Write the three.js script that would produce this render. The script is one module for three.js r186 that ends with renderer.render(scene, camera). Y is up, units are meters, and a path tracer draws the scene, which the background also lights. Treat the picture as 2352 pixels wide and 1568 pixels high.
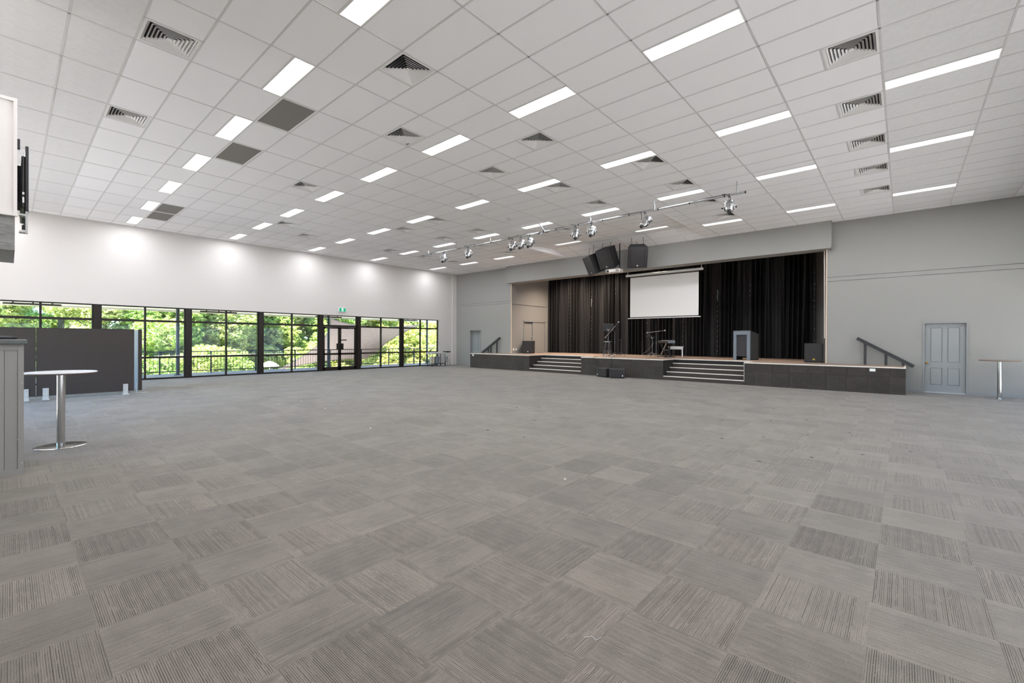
import * as THREE from 'three';
import { mergeGeometries, mergeVertices } from 'three/addons/utils/BufferGeometryUtils.js';
import { RoundedBoxGeometry } from 'three/addons/geometries/RoundedBoxGeometry.js';
import { RectAreaLightUniformsLib } from 'three/addons/lights/RectAreaLightUniformsLib.js';
import { Sky } from 'three/addons/objects/Sky.js';

// ---------------------------------------------------------------- camera, sky, sun, exposure
const EYE = 1.452, HC = 5.304, ZS = -17.557, XL = -19.932, XR = 3.4, ZR = 3.0;
const scene = new THREE.Scene();
const camera = new THREE.PerspectiveCamera(2 * Math.atan(784 / 1019.906) * 180 / Math.PI, 1.5, 0.05, 400);
camera.position.set(0, EYE, 0);
camera.rotation.order = 'YXZ';
camera.rotation.set(-0.00308, 0.72246, 0.00469);
scene.add(camera);
camera.updateMatrixWorld(true);
const renderer = new THREE.WebGLRenderer({ antialias: true });
renderer.toneMapping = THREE.LinearToneMapping;
renderer.toneMappingExposure = 1.0;
renderer.shadowMap.enabled = true;
RectAreaLightUniformsLib.init();
const LAMP = 40;                                   // radiance of the ceiling light panels
const sunDir = new THREE.Vector3(0.3, 0.8, 0.52).normalize();
const sky = new Sky();
sky.scale.setScalar(300);
sky.material.uniforms.turbidity.value = 3.5;
sky.material.uniforms.rayleigh.value = 1.2;
sky.material.uniforms.mieCoefficient.value = 0.005;
sky.material.uniforms.mieDirectionalG.value = 0.7;
sky.material.uniforms.sunPosition.value.copy(sunDir);
sky.name = 'sky'; sky.userData.kind = 'structure';
scene.add(sky);
scene.backgroundIntensity = 1.1;
const sun = new THREE.DirectionalLight(0xfff9f0, 48.0);
sun.position.copy(sunDir).multiplyScalar(60).add(new THREE.Vector3(-10, 0, -8));
sun.target.position.set(-10, 0, -8);
sun.castShadow = true;
Object.assign(sun.shadow.camera, { left: -45, right: 45, top: 45, bottom: -45, near: 1, far: 160 });
sun.shadow.mapSize.set(4096, 4096);
scene.add(sun, sun.target);

// ---------------------------------------------------------------- helpers
let seed = 12345;
const rnd = () => { seed = (seed * 1664525 + 1013904223) >>> 0; return seed / 4294967296; };
const rr = (a, b) => a + (b - a) * rnd();
const used = new Map();
const numbered = (n) => { const k = used.get(n) ?? 0; used.set(n, k + 1); return k ? n + '_' + String(k).padStart(3, '0') : n; };
const V = (x, y, z) => new THREE.Vector3(x, y, z);
const place = (g, x = 0, y = 0, z = 0, rx = 0, ry = 0, rz = 0) => {
  g.applyMatrix4(new THREE.Matrix4().compose(V(x, y, z), new THREE.Quaternion().setFromEuler(new THREE.Euler(rx, ry, rz, 'YXZ')), V(1, 1, 1)));
  return g;
};
const box = (w, h, d, x, y, z, rx, ry, rz) => place(new THREE.BoxGeometry(w, h, d), x, y, z, rx, ry, rz);
const span = (x0, x1, y0, y1, z0, z1) => box(Math.abs(x1 - x0), Math.abs(y1 - y0), Math.abs(z1 - z0), (x0 + x1) / 2, (y0 + y1) / 2, (z0 + z1) / 2);
const rbox = (w, h, d, x, y, z, r = 0.01, rx, ry, rz) => place(new RoundedBoxGeometry(w, h, d, 2, Math.min(r, w / 2.01, h / 2.01, d / 2.01)), x, y, z, rx, ry, rz);
const cyl = (r0, r1, h, x, y, z, seg = 20, rx, ry, rz) => place(new THREE.CylinderGeometry(r0, r1, h, seg), x, y, z, rx, ry, rz);
const sph = (r, x, y, z, seg = 14) => place(new THREE.SphereGeometry(r, seg, Math.round(seg * 0.7)), x, y, z);
const rod = (a, b, r, seg = 10, r2 = r) => {
  const d = b.clone().sub(a), g = new THREE.CylinderGeometry(r2, r, d.length(), seg);
  g.applyQuaternion(new THREE.Quaternion().setFromUnitVectors(V(0, 1, 0), d.clone().normalize()));
  return place(g, (a.x + b.x) / 2, (a.y + b.y) / 2, (a.z + b.z) / 2);
};
const bar = (a, b, w, h) => {                       // a rectangular bar between two points, h measured upwards
  const d = b.clone().sub(a), L = d.length(), z = d.clone().normalize();
  let x = V(0, 1, 0).cross(z); if (x.lengthSq() < 1e-6) x = V(1, 0, 0); x.normalize();
  const y = z.clone().cross(x), g = new THREE.BoxGeometry(w, h, L);
  g.applyMatrix4(new THREE.Matrix4().makeBasis(x, y, z));
  return place(g, (a.x + b.x) / 2, (a.y + b.y) / 2, (a.z + b.z) / 2);
};
const tube = (pts, r, n = 24, seg = 6) => new THREE.TubeGeometry(new THREE.CatmullRomCurve3(pts), n, r, seg);
const lathe = (pts, seg = 32) => new THREE.LatheGeometry(pts.map(([x, y]) => new THREE.Vector2(x, y)), seg);
const join = (gs) => {
  if (!Array.isArray(gs)) return gs;
  if (gs.length === 1) return gs[0];
  return mergeGeometries(gs.map((g) => { const n = g.index ? g.toNonIndexed() : g; for (const k of Object.keys(n.attributes)) if (!['position', 'normal', 'uv'].includes(k)) n.deleteAttribute(k); return n; }));
};
function metres(g, s = 1) {                         // uv in metres, by the way each face points
  const n = g.index ? g.toNonIndexed() : g, p = n.attributes.position, m = n.attributes.normal, uv = new Float32Array(p.count * 2);
  for (let i = 0; i < p.count; i++) {
    const ax = Math.abs(m.getX(i)), ay = Math.abs(m.getY(i)), az = Math.abs(m.getZ(i));
    const [u, v] = ay >= ax && ay >= az ? [p.getX(i), p.getZ(i)] : ax >= az ? [p.getZ(i), p.getY(i)] : [p.getX(i), p.getY(i)];
    uv[2 * i] = u * s; uv[2 * i + 1] = v * s;
  }
  n.setAttribute('uv', new THREE.BufferAttribute(uv, 2));
  return n;
}
function mesh(name, gs, m, parent) {
  const o = new THREE.Mesh(join(gs), m);
  o.name = parent ? name : numbered(name);
  (parent ?? scene).add(o);
  return o;
}
function tag(o, label, category, group, kind) {
  o.userData.label = label; if (category) o.userData.category = category;
  if (group) o.userData.group = group; if (kind) o.userData.kind = kind;
  return o;
}
function thing(name, label, category, [x, y, z] = [0, 0, 0], turn = 0, group) {
  const o = new THREE.Group(); o.name = numbered(name); scene.add(o);
  o.position.set(x, y, z); o.rotation.y = turn;
  return tag(o, label, category, group);
}
function struct(name, label, category, gs, m) {
  const o = gs ? mesh(name, gs, m) : (() => { const g = new THREE.Group(); g.name = numbered(name); scene.add(g); return g; })();
  return tag(o, label, category, null, 'structure');
}
function dup(src, pos, turn, label, group) {
  const r = src.clone(); r.name = numbered(src.name.replace(/_\d\d\d$/, '')); scene.add(r);
  r.userData = { ...src.userData }; r.position.set(...pos); r.rotation.y = turn;
  if (label) r.userData.label = label; if (group) r.userData.group = group;
  return r;
}
function slab(x0, x1, z0, z1, ya, yb, t) {          // a sheet whose underside is at ya along z0 and yb along z1
  const g = new THREE.BoxGeometry(x1 - x0, t, z0 - z1), p = g.attributes.position;
  for (let i = 0; i < p.count; i++) p.setY(i, p.getY(i) + t / 2 + (p.getZ(i) > 0 ? ya : yb));
  g.translate((x0 + x1) / 2, 0, (z0 + z1) / 2); g.computeVertexNormals();
  return g;
}
function pxArea(c) {                                // how large four corners show in the frame (0 when outside)
  const q = c.map((v) => v.clone().project(camera)), f = V(0, 0, -1).applyQuaternion(camera.quaternion);
  if (c.some((v) => v.clone().sub(camera.position).dot(f) < 0.1)) return 0;
  if (!q.some((v) => Math.abs(v.x) < 1.02 && Math.abs(v.y) < 1.02)) return 0;
  const k = q.map((v) => [Math.max(-1, Math.min(1, v.x)), Math.max(-1, Math.min(1, v.y))]);
  let a = 0; for (let i = 0; i < k.length; i++) { const [x0, y0] = k[i], [x1, y1] = k[(i + 1) % k.length]; a += x0 * y1 - x1 * y0; }
  return Math.abs(a);
}

// ---------------------------------------------------------------- textures
function tex(w, h, f, { srgb = false, repeat } = {}) {
  const d = new Uint8Array(w * h * 4);
  for (let y = 0; y < h; y++) for (let x = 0; x < w; x++) {
    const c = f(x, y), i = (y * w + x) * 4, a = Array.isArray(c) ? c : [c, c, c];
    for (let k = 0; k < 3; k++) d[i + k] = Math.max(0, Math.min(255, Math.round(a[k] * 255)));
    d[i + 3] = 255;
  }
  const t = new THREE.DataTexture(d, w, h, THREE.RGBAFormat);
  t.magFilter = THREE.LinearFilter; t.minFilter = THREE.LinearMipmapLinearFilter; t.generateMipmaps = true;
  t.wrapS = t.wrapT = THREE.RepeatWrapping; if (srgb) t.colorSpace = THREE.SRGBColorSpace;
  if (repeat) t.repeat.set(...repeat);
  t.needsUpdate = true;
  return t;
}
function noiseField(n, cells) {                     // tiling value noise in 0..1
  const g = Array.from({ length: cells * cells }, () => rnd()), s = (t) => t * t * (3 - 2 * t);
  const out = new Float32Array(n * n);
  for (let y = 0; y < n; y++) for (let x = 0; x < n; x++) {
    const u = x / n * cells, v = y / n * cells, i = Math.floor(u), j = Math.floor(v), a = s(u - i), b = s(v - j);
    const q = (k, l) => g[((l + cells) % cells) * cells + ((k + cells) % cells)];
    out[y * n + x] = (q(i, j) * (1 - a) + q(i + 1, j) * a) * (1 - b) + (q(i, j + 1) * (1 - a) + q(i + 1, j + 1) * a) * b;
  }
  return out;
}
const n256 = [noiseField(256, 8), noiseField(256, 32), noiseField(256, 128)];
const paintBump = tex(256, 256, (x, y) => 0.4 * n256[1][y * 256 + x] + 0.6 * n256[2][y * 256 + x]);
const speckle = tex(256, 256, (x, y) => { const v = n256[2][y * 256 + x]; return 0.97 - (v > 0.8 ? 0.16 * (v - 0.8) / 0.2 : 0) - 0.02 * n256[0][y * 256 + x]; }, { srgb: true });
const clothMap = tex(256, 256, (x, y) => 0.86 + 0.1 * n256[2][y * 256 + x] + 0.04 * n256[0][y * 256 + x], { srgb: true });

// carpet: four loop-pile tiles in one picture, pile rows running along u
const CA = 1024, carpetC = new Float32Array(CA * CA), carpetB = new Float32Array(CA * CA);
{
  const cell = 512, rows = 56;
  for (let q = 0; q < 4; q++) {
    const ox = (q % 2) * cell, oy = Math.floor(q / 2) * cell, dense = [0.4, 0.8, 0.55, 0.95][q];
    const row = [];
    for (let r = 0; r < rows; r++) {
      const dashes = []; let x = 0, on = rnd() < 0.6; const dark = rnd() < dense, p = dark ? rr(0.55, 1) : rr(0.15, 0.45);
      while (x < cell) { const L = on ? (dark ? rr(60, 420) : rr(8, 60)) : (dark ? rr(6, 70) : rr(20, 160)); dashes.push([x, x + L, on ? p * rr(0.8, 1) : p * rr(0, 0.4)]); x += L; on = !on; }
      row.push({ dashes, tone: rr(-0.018, 0.018) });
    }
    const coarse = noiseField(64, 6);
    for (let y = 0; y < cell; y++) {
      const r = Math.min(rows - 1, Math.floor(y / cell * rows)), t = y / cell * rows - r, R = row[r];
      let k = 0;
      for (let x = 0; x < cell; x++) {
        while (k < R.dashes.length - 1 && x >= R.dashes[k][1]) k++;
        const groove = R.dashes[k][2] * (t > 0.8 ? 1 : t > 0.72 ? 0.5 : 0);
        const loop = 0.5 + 0.5 * Math.sin((x / cell * 104 + r * 0.5) * Math.PI * 2), speck = rnd();
        const c = 0.70 + R.tone + 0.07 * (loop - 0.5) + 0.24 * (speck - 0.5) + 0.06 * (coarse[(y >> 3) * 64 + (x >> 3)] - 0.5) - 0.46 * groove * (0.55 + 0.9 * rnd());
        const edge = 0;
        carpetC[(oy + y) * CA + ox + x] = c - edge;
        carpetB[(oy + y) * CA + ox + x] = 0.75 * Math.sin(Math.PI * Math.min(1, t / 0.7)) * (0.75 + 0.25 * loop) + 0.2 * speck - 0.3 * groove;
      }
    }
  }
}
const carpetMap = tex(CA, CA, (x, y) => { const c = carpetC[y * CA + x]; return [c, c * 0.972, c * 0.938]; }, { srgb: true });
const carpetBump = tex(CA, CA, (x, y) => carpetB[y * CA + x]);
// timber for the stage deck
const woodMap = tex(512, 256, (x, y) => {
  const b = Math.floor(y / 32), gr = n256[2][((y * 3) % 256) * 256 + ((x >> 3) % 256)], co = n256[0][((b * 37) % 256) * 256 + ((x >> 2) % 256)];
  const c = 0.62 + 0.1 * (gr - 0.5) + 0.14 * (co - 0.5) + ((b * 7) % 5) * 0.012 - (y % 32 < 1 ? 0.2 : 0);
  return [c, c * 0.9, c * 0.82];
}, { srgb: true });
const brushed = tex(256, 256, (x, y) => 0.35 + 0.3 * n256[2][(x * 7 % 256) * 256 + 3 + (y >> 5)]);
const meshMap = tex(128, 128, (x, y) => { const a = (x % 8) < 2 || (y % 8) < 2; return a ? [0.66, 0.645, 0.62] : [0.36, 0.35, 0.335]; }, { srgb: true });
const gritMap = tex(256, 256, (x, y) => 0.75 + 0.25 * n256[1][y * 256 + x] * (0.6 + 0.4 * n256[2][y * 256 + x]), { srgb: true });

// ---------------------------------------------------------------- materials
const std = (color, roughness = 0.7, extra = {}) => new THREE.MeshStandardMaterial({ color, roughness, metalness: 0, ...extra });
const rep = (t, k) => { const c = t.clone(); c.repeat.set(k, k); c.needsUpdate = true; return c; };
const pb = rep(paintBump, 1.5);
const M = {
  white: std(0xcdc8c2, 0.75, { bumpMap: pb, bumpScale: 0.0008 }),
  grey: std(0x94928d, 0.8, { bumpMap: pb, bumpScale: 0.0008 }),
  greyTrim: std(0x8b8c8b, 0.55),
  doorGrey: std(0x8f9190, 0.45),
  ceilTile: std(0xf3f2f1, 0.85, { bumpMap: pb, bumpScale: 0.0006 }),
  ceilSpeck: std(0xf0efed, 0.9, { map: rep(speckle, 2.5) }),
  tee: std(0xd3d2cf, 0.5),
  frameW: std(0xeceae6, 0.5),
  diffuser: std(0xf4f4f2, 0.4, { emissive: 0xffffff, emissiveIntensity: 1.6 }),
  duct: std(0x77777a, 0.6, { metalness: 0.3 }),
  grille: std(0xffffff, 0.8, { map: rep(meshMap, 8) }),
  bronze: std(0x211913, 0.45, { metalness: 0.25 }),
  carpet: new THREE.MeshPhysicalMaterial({ color: 0xaea8a0, roughness: 0.95, sheen: 0.75, sheenRoughness: 0.55, sheenColor: new THREE.Color(0xe0deda), map: carpetMap, bumpMap: carpetBump, bumpScale: 0.002, vertexColors: true }),
  fascia: std(0x6b6661, 0.95, { map: carpetMap, bumpMap: carpetBump, bumpScale: 0.003, vertexColors: true }),
  stepCarpet: std(0x4c443f, 0.95, { map: rep(clothMap, 3), bumpMap: rep(paintBump, 6), bumpScale: 0.002 }),
  deck: std(0xe8dfd6, 0.55, { map: rep(woodMap, 1) }),
  nosing: std(0xe8dfd3, 0.45),
  curtain: new THREE.MeshPhysicalMaterial({ color: 0x100e0f, roughness: 0.7, sheen: 0.25, sheenRoughness: 0.4, sheenColor: new THREE.Color(0x6a6262), map: rep(clothMap, 3) }),
  eyelet: std(0xd8d6d2, 0.3, { metalness: 0.6 }),
  screen: std(0xf3eee9, 0.7),
  black: std(0x17171a, 0.6),
  blackGloss: std(0x131315, 0.35),
  charcoal: std(0x343436, 0.6),
  rail: std(0x2d2d2f, 0.5),
  speaker: std(0x2b2a2b, 0.7, { map: rep(gritMap, 4) }),
  speakerGrille: std(0x2f2c2b, 0.75, { bumpMap: rep(meshMap, 10), bumpScale: 0.001 }),
  badge: std(0xe9e9e6, 0.35),
  yellow: std(0xd9b423, 0.4),
  chrome: std(0xd7d7d8, 0.22, { metalness: 1 }),
  chromeDark: std(0x77777a, 0.35, { metalness: 1 }),
  steel: std(0xc9c7c3, 0.3, { metalness: 1, roughnessMap: rep(brushed, 2) }),
  silver: std(0xb9b9b9, 0.4, { metalness: 0.7 }),
  brass: std(0xc29548, 0.3, { metalness: 1 }),
  tableTop: std(0xe4e6ea, 0.25),
  tableTopWood: std(0x8a7867, 0.35),
  edgeBrown: std(0x74635a, 0.5),
  felt: std(0x443d39, 0.95, { map: rep(clothMap, 4) }),
  alu: std(0xc5c8cc, 0.35, { metalness: 0.6 }),
  bracket: std(0xbcbab6, 0.45),
  counter: std(0x9a9792, 0.5),
  counterTop: std(0x626763, 0.4),
  bulk: std(0xece5de, 0.6),
  plaster: std(0xa5a39d, 0.9, { map: rep(gritMap, 2) }),
  tvBlack: std(0x201c1b, 0.3),
  lecternFrame: std(0x7f8790, 0.6, { map: rep(clothMap, 5) }),
  lecternPanel: std(0x39373a, 0.8),
  lecternSide: std(0x3a3a39, 0.7),
  glass: new THREE.MeshPhysicalMaterial({ color: 0xffffff, roughness: 0.0, transmission: 1, thickness: 0, ior: 1.45, metalness: 0 }),
  plateWhite: std(0xf0efec, 0.4),
  darkSpot: std(0x4a4947, 0.9),
  deckOut: std(0xa9b0b8, 0.7, { map: rep(gritMap, 0.7) }),
  soffit: std(0xe3dcc8, 0.7),
  postOut: std(0x2e3a44, 0.5),
  railOut: std(0x26323c, 0.5),
  heater: std(0x3c372f, 0.5, { metalness: 0.3 }),
  sail: std(0xa4938a, 0.85, { map: rep(clothMap, 1.2) }),
  canopy: std(0xd8d4b4, 0.8),
  concrete: std(0xd3d3d3, 0.9, { map: rep(gritMap, 0.5) }),
  lawn: std(0x7d8f3c, 1, { map: rep(gritMap, 0.6) }),
  bark: std(0x6b6250, 0.95),
  bin: std(0xd9cfb8, 0.6),
  woodJamb: std(0xcbb7a3, 0.5),
  benchTop: std(0xd4d6d8, 0.45),
};
M.glass.side = THREE.DoubleSide;

// ---------------------------------------------------------------- floor of loop-pile carpet tiles
const T = 0.481, TX0 = -2.05, TZ0 = -0.30;
const tones = [0.90, 0.96, 1.0, 1.05];
const tileCache = new Map();
function padGeo(w, h, d, face, variant, turn, tone) {   // a carpet pad; face 'y' lies, face 'z' stands
  const key = [w.toFixed(3), h.toFixed(3), d.toFixed(3), face, variant, turn, tone].join();
  if (tileCache.has(key)) return tileCache.get(key);
  const g = new THREE.BoxGeometry(w, h, d), uv = g.attributes.uv, first = face === 'y' ? 8 : 16;
  const ox = (variant % 2) * 0.5, oy = Math.floor(variant / 2) * 0.5;
  const a = face === 'y' ? w : w, b = face === 'y' ? d : h, ka = Math.min(1, a / T), kb = Math.min(1, b / T);
  for (let i = 0; i < uv.count; i++) {
    let u = uv.getX(i) * ka, v = uv.getY(i) * kb;
    if (i < first || i > first + 3) { u = 0.5; v *= 0.02; }
    if (turn % 2) [u, v] = [v, u];
    if (turn > 1) { u = 1 - u; v = 1 - v; }
    uv.setXY(i, ox + 0.004 + u * 0.492, oy + 0.004 + v * 0.492);
  }
  const c = new Float32Array(uv.count * 3).fill(tone);
  g.setAttribute('color', new THREE.BufferAttribute(c, 3));
  tileCache.set(key, g);
  return g;
}
const floor = struct('floor', 'wide hall floor of grey striped carpet tiles laid quarter turned', 'floor');
mesh('underlay', span(XL - 0.2, XR + 0.2, -0.25, -0.0065, ZS - 0.2, ZR + 0.2), std(0x4b4a49, 0.95), floor);
{
  const stained = [[-4.3, -3.2], [-2.9, -6.8], [-1.72, -4.63], [-2.74, -4.63], [-2.49, -3.34], [-0.5, -3.77], [-0.07, -9.9], [0.93, -7.0]];
  const list = [];
  for (let i = -38; i <= 12; i++) for (let j = -7; j <= 36; j++) {
    const x = TX0 + (i + 0.5) * T, z = TZ0 - (j + 0.5) * T;
    if (x < XL - 0.1 || x > XR + 0.1 || z < ZS - 0.1 || z > ZR + 0.1) continue;
    if (z < -16.65 && x > -16.8 && x < -0.35) continue;
    let turn = ((i + j) & 1) ^ 1;
    turn += rnd() < 0.5 ? 2 : 0;
    const dirty = stained.some(([a, b]) => Math.hypot(a - x, b - z) < 0.26);
    const variant = Math.floor(rnd() * 4), tone = dirty ? 0.84 : tones[Math.floor(rnd() * 4)];
    const h = T / 2, c = [V(x - h, 0, z - h), V(x + h, 0, z - h), V(x + h, 0, z + h), V(x - h, 0, z + h)];
    list.push({ x, z, turn, variant, tone, a: pxArea(c) });
  }
  list.sort((p, q) => q.a - p.a);
  const rest = [];
  list.forEach((t, k) => {
    const g = padGeo(T - 0.0002, 0.006, T - 0.0002, 'y', t.variant, t.turn, t.tone);
    if (k < 300) { const o = mesh('carpet_tile', g, M.carpet, floor); o.position.set(t.x, -0.003, t.z); }
    else rest.push(g.clone().translate(t.x, -0.003, t.z));
  });
  const o = new THREE.Mesh(mergeGeometries(rest), M.carpet); o.name = 'carpet_tiles'; o.userData.kind = 'stuff'; floor.add(o);
}

// ---------------------------------------------------------------- ceiling: lay-in tiles in a tee grid, 1.2 m by 0.6 m
const gx = (m) => m * 1.2 - 11.0395, gz = (k) => 0.127 - k * 0.6;
const VA = -11.8, VB = -5.47;                        // sides of the section that is folded up towards the stage
const rise = (z) => z > gz(22) || z < gz(29) ? 0 : z > gz(27) ? 0.24 * (gz(22) - z) / (gz(22) - gz(27)) : 0.24 * (z - gz(29)) / (gz(27) - gz(29));
const ceilY = (x, z) => HC + (x > VA && x < VB ? rise(z) : 0);
const ceiling = struct('ceiling', 'white suspended ceiling of lay-in tiles in a tee grid', 'ceiling');
mesh('roof_slab', span(XL - 0.2, XR + 0.2, HC + 0.45, HC + 0.65, -21.7, ZR + 0.2), std(0x9a9a98, 0.9), ceiling);
const lightCells = [], ventCells = [], returnCells = [[2, 5], [0, 5], [-5, 5], [-6, 5]];
for (const K of [0, 5, 10, 15, 20]) for (let m = -7; m <= 11; m += 2) lightCells.push([m, K - 1]);
for (const m of [-7, -5, -3, 0, 3, 5, 7, 9, 11]) lightCells.push([m, 25]);
for (const [a, b] of [[3, 2], [0.5, 2], [4.5, 6], [3, 8], [-0.5, 8], [-4, 10], [-5, 12], [-5, 18], [4.5, 11], [3, 12], [3.5, 15], [5.5, 15], [3.5, 18], [5.5, 18], [8.5, 12], [8.5, 15], [8.5, 18], [8.5, 21], [8.5, 24],
  [-2, 15], [-0.5, 15], [-0.5, 18], [-2, 18], [-5, 21], [-2, 21], [-2, 24], [-5, 24], [1.5, 21], [5.5, 21], [5.5, 24]]) ventCells.push([a, b]);
{
  const has = (list, m, k) => list.some(([a, b]) => a === m && b === k);
  const list = [];
  const flat = new THREE.BoxGeometry(1, 1, 1);
  const add = (x0, x1, k0, k1) => {
    const cuts = [x0, x1]; if (k1 > 22 && k0 < 29) { if (x0 < VA && x1 > VA) cuts.push(VA); if (x0 < VB && x1 > VB) cuts.push(VB); }
    cuts.sort((a, b) => a - b);
    for (let c = 0; c < cuts.length - 1; c++) {
      const a = cuts[c], b = cuts[c + 1], z0 = gz(k0), z1 = Math.max(gz(k1), ZS - 0.05), mid = (a + b) / 2;
      const ya = ceilY(mid, z0 - 1e-4), yb = ceilY(mid, z1 + 1e-4), e = 0.004;
      const corners = [V(a, ya, z0), V(b, ya, z0), V(b, yb, z1), V(a, yb, z1)];
      list.push({ a: a + e, b: b - e, z0: z0 - e, z1: z1 + e, ya, yb, area: pxArea(corners), speck: k0 < 2 || mid > gx(9) });
    }
  };
  for (let m = -8; m <= 12; m++) for (let k = -5; k <= 29; k++) {
    let x0 = Math.max(gx(m), XL - 0.05), x1 = Math.min(gx(m + 1), XR + 0.05);
    if (x1 - x0 < 0.02 || has(returnCells, m, k)) continue;
    if (k === 29 && m < 13) { /* the last narrow row by the stage wall */ }
    if (has(lightCells, m, k)) { add(x0, x1, k, k + 0.5); continue; }
    const v = ventCells.find(([a, b]) => b === k && Math.floor(a) === m);
    if (v) { if (v[0] > m) add(x0, gx(m + 0.5), k, k + 1); else add(gx(m + 0.5), x1, k, k + 1); continue; }
    add(x0, x1, k, k + 1);
  }
  list.sort((p, q) => q.area - p.area);
  const cache = new Map(), rest = [];
  list.forEach((t, i) => {
    const w = t.b - t.a, d = t.z0 - t.z1, dy = t.yb - t.ya, key = [w.toFixed(3), d.toFixed(3), dy.toFixed(3)].join();
    if (!cache.has(key)) cache.set(key, metres(slab(-w / 2, w / 2, d / 2, -d / 2, 0, dy, 0.016)));
    const g = cache.get(key), cx = (t.a + t.b) / 2, cz = (t.z0 + t.z1) / 2;
    if (i < 300) { const o = mesh('ceiling_tile', g, t.speck ? M.ceilSpeck : M.ceilTile, ceiling); o.position.set(cx, t.ya, cz); }
    else rest.push(g.clone().translate(cx, t.ya, cz));
  });
  const o = new THREE.Mesh(mergeGeometries(rest), M.ceilTile); o.name = 'ceiling_tiles'; o.userData.kind = 'stuff'; ceiling.add(o);
  // tee grid
  const tw = 0.024, lip = 0.005, strip = (x0, x1, za, zb) => {   // a tee along z or x that follows the fold
    const y0 = ceilY((x0 + x1) / 2, za - 1e-4), y1 = ceilY((x0 + x1) / 2, zb + 1e-4);
    return slab(x0, x1, za, zb, y0 - lip, y1 - lip, 0.02);
  };
  for (let m = -7; m <= 12; m++) {
    const gs = [], x = gx(m), brk = x > VA && x < VB ? [-5, 22, 27, 29, 29.5] : [-5, 29.5];
    for (let i = 0; i < brk.length - 1; i++) gs.push(strip(x - tw / 2, x + tw / 2, gz(brk[i]), Math.max(gz(brk[i + 1]), ZS)));
    mesh('main_tee', gs.map((g) => metres(g)), M.tee, ceiling);
  }
  for (let k = -4; k <= 29; k++) {
    const z = gz(k), gs = [];
    for (const [a, b] of k > 22 && k < 29 ? [[XL, VA], [VA, VB], [VB, XR]] : [[XL, XR]]) gs.push(strip(a, b, z + tw / 2, z - tw / 2));
    mesh('cross_tee', gs.map((g) => metres(g)), M.tee, ceiling);
  }
  // short tees beside the half tiles
  const half = [];
  for (const [m, k] of lightCells) half.push(strip(Math.max(gx(m), XL), Math.min(gx(m + 1), XR), gz(k + 0.5) + tw / 2, gz(k + 0.5) - tw / 2));
  for (const [a, k] of ventCells) { const x = gx(Math.floor(a) + 0.5); half.push(strip(x - tw / 2, x + tw / 2, gz(k), gz(k + 1))); }
  for (const g of half) mesh('short_tee', metres(g), M.tee, ceiling);
  // upright sides of the folded section
  for (const x of [VA, VB]) {
    const s = new THREE.Shape([[-gz(22), 0], [-gz(27), 0.24], [-gz(29), 0], [-gz(29), 0.3], [-gz(22), 0.3]].map(([a, b]) => new THREE.Vector2(a, b)));
    const s2 = new THREE.Shape([[-gz(22), -0.004], [-gz(29), -0.004], [-gz(29), 0.02], [-gz(27), 0.26], [-gz(22), 0.02]].map(([a, b]) => new THREE.Vector2(a, b)));
    const g = new THREE.ExtrudeGeometry(s2, { depth: 0.02, bevelEnabled: false });
    place(g, x - 0.01, HC, 0, 0, Math.PI / 2, 0);
    mesh('upstand', g, M.ceilTile, ceiling);
  }
}
// wall angle round the ceiling
mesh('wall_angle', [span(XL, XL + 0.03, HC - 0.012, HC + 0.004, ZS, ZR), span(XL, XR, HC - 0.012, HC + 0.004, ZS, ZS + 0.03)], M.tee, ceiling);

// ---------------------------------------------------------------- ceiling lights
{
  const frameG = join([box(1.19, 0.03, 0.012, 0, 0.006, 0.139), box(1.19, 0.03, 0.012, 0, 0.006, -0.139), box(0.012, 0.03, 0.266, 0.589, 0.006, 0), box(0.012, 0.03, 0.266, -0.589, 0.006, 0), box(1.19, 0.02, 0.29, 0, 0.05, 0)]);
  const diffG = box(1.166, 0.008, 0.266, 0, 0.004, 0);
  for (const [m, k] of lightCells) {
    if (gx(m + 1) > XR + 0.3) continue;
    const x = gx(m + 0.5), z = gz(k + 0.75), y = ceilY(x, z);
    const row = { '-1': 'near the counter end', 4: 'in the return grille row', 9: 'in the row over mid hall', 14: 'in the row before the lighting bar', 19: 'in the row over the lighting bar', 25: 'in the row by the stage bulkhead' }[k];
    const fold = rise(z) && x > VA && x < VB, end = m === -7 ? ' against the window wall' : '';
    const o = thing('ceiling_light', fold ? 'long white LED panel in the folded-up ceiling section by the hanging speakers' : 'long white LED ceiling panel ' + row + end, 'ceiling light', [x, y, z], 0, 'LED panels ' + (fold ? 'in the folded-up section' : row));
    if (rise(z) && x > VA && x < VB) o.rotation.x = z > gz(27) ? Math.atan(0.24 / 3.0) : -Math.atan(0.24 / 1.2);
    mesh('frame', frameG, M.frameW, o); mesh('diffuser', diffG, M.diffuser, o);
    const L = new THREE.RectAreaLight(0xf3f7ff, LAMP, 1.14, 0.25);
    L.position.set(0, -0.012, 0); L.rotation.x = -Math.PI / 2; o.add(L);
  }
}
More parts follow.
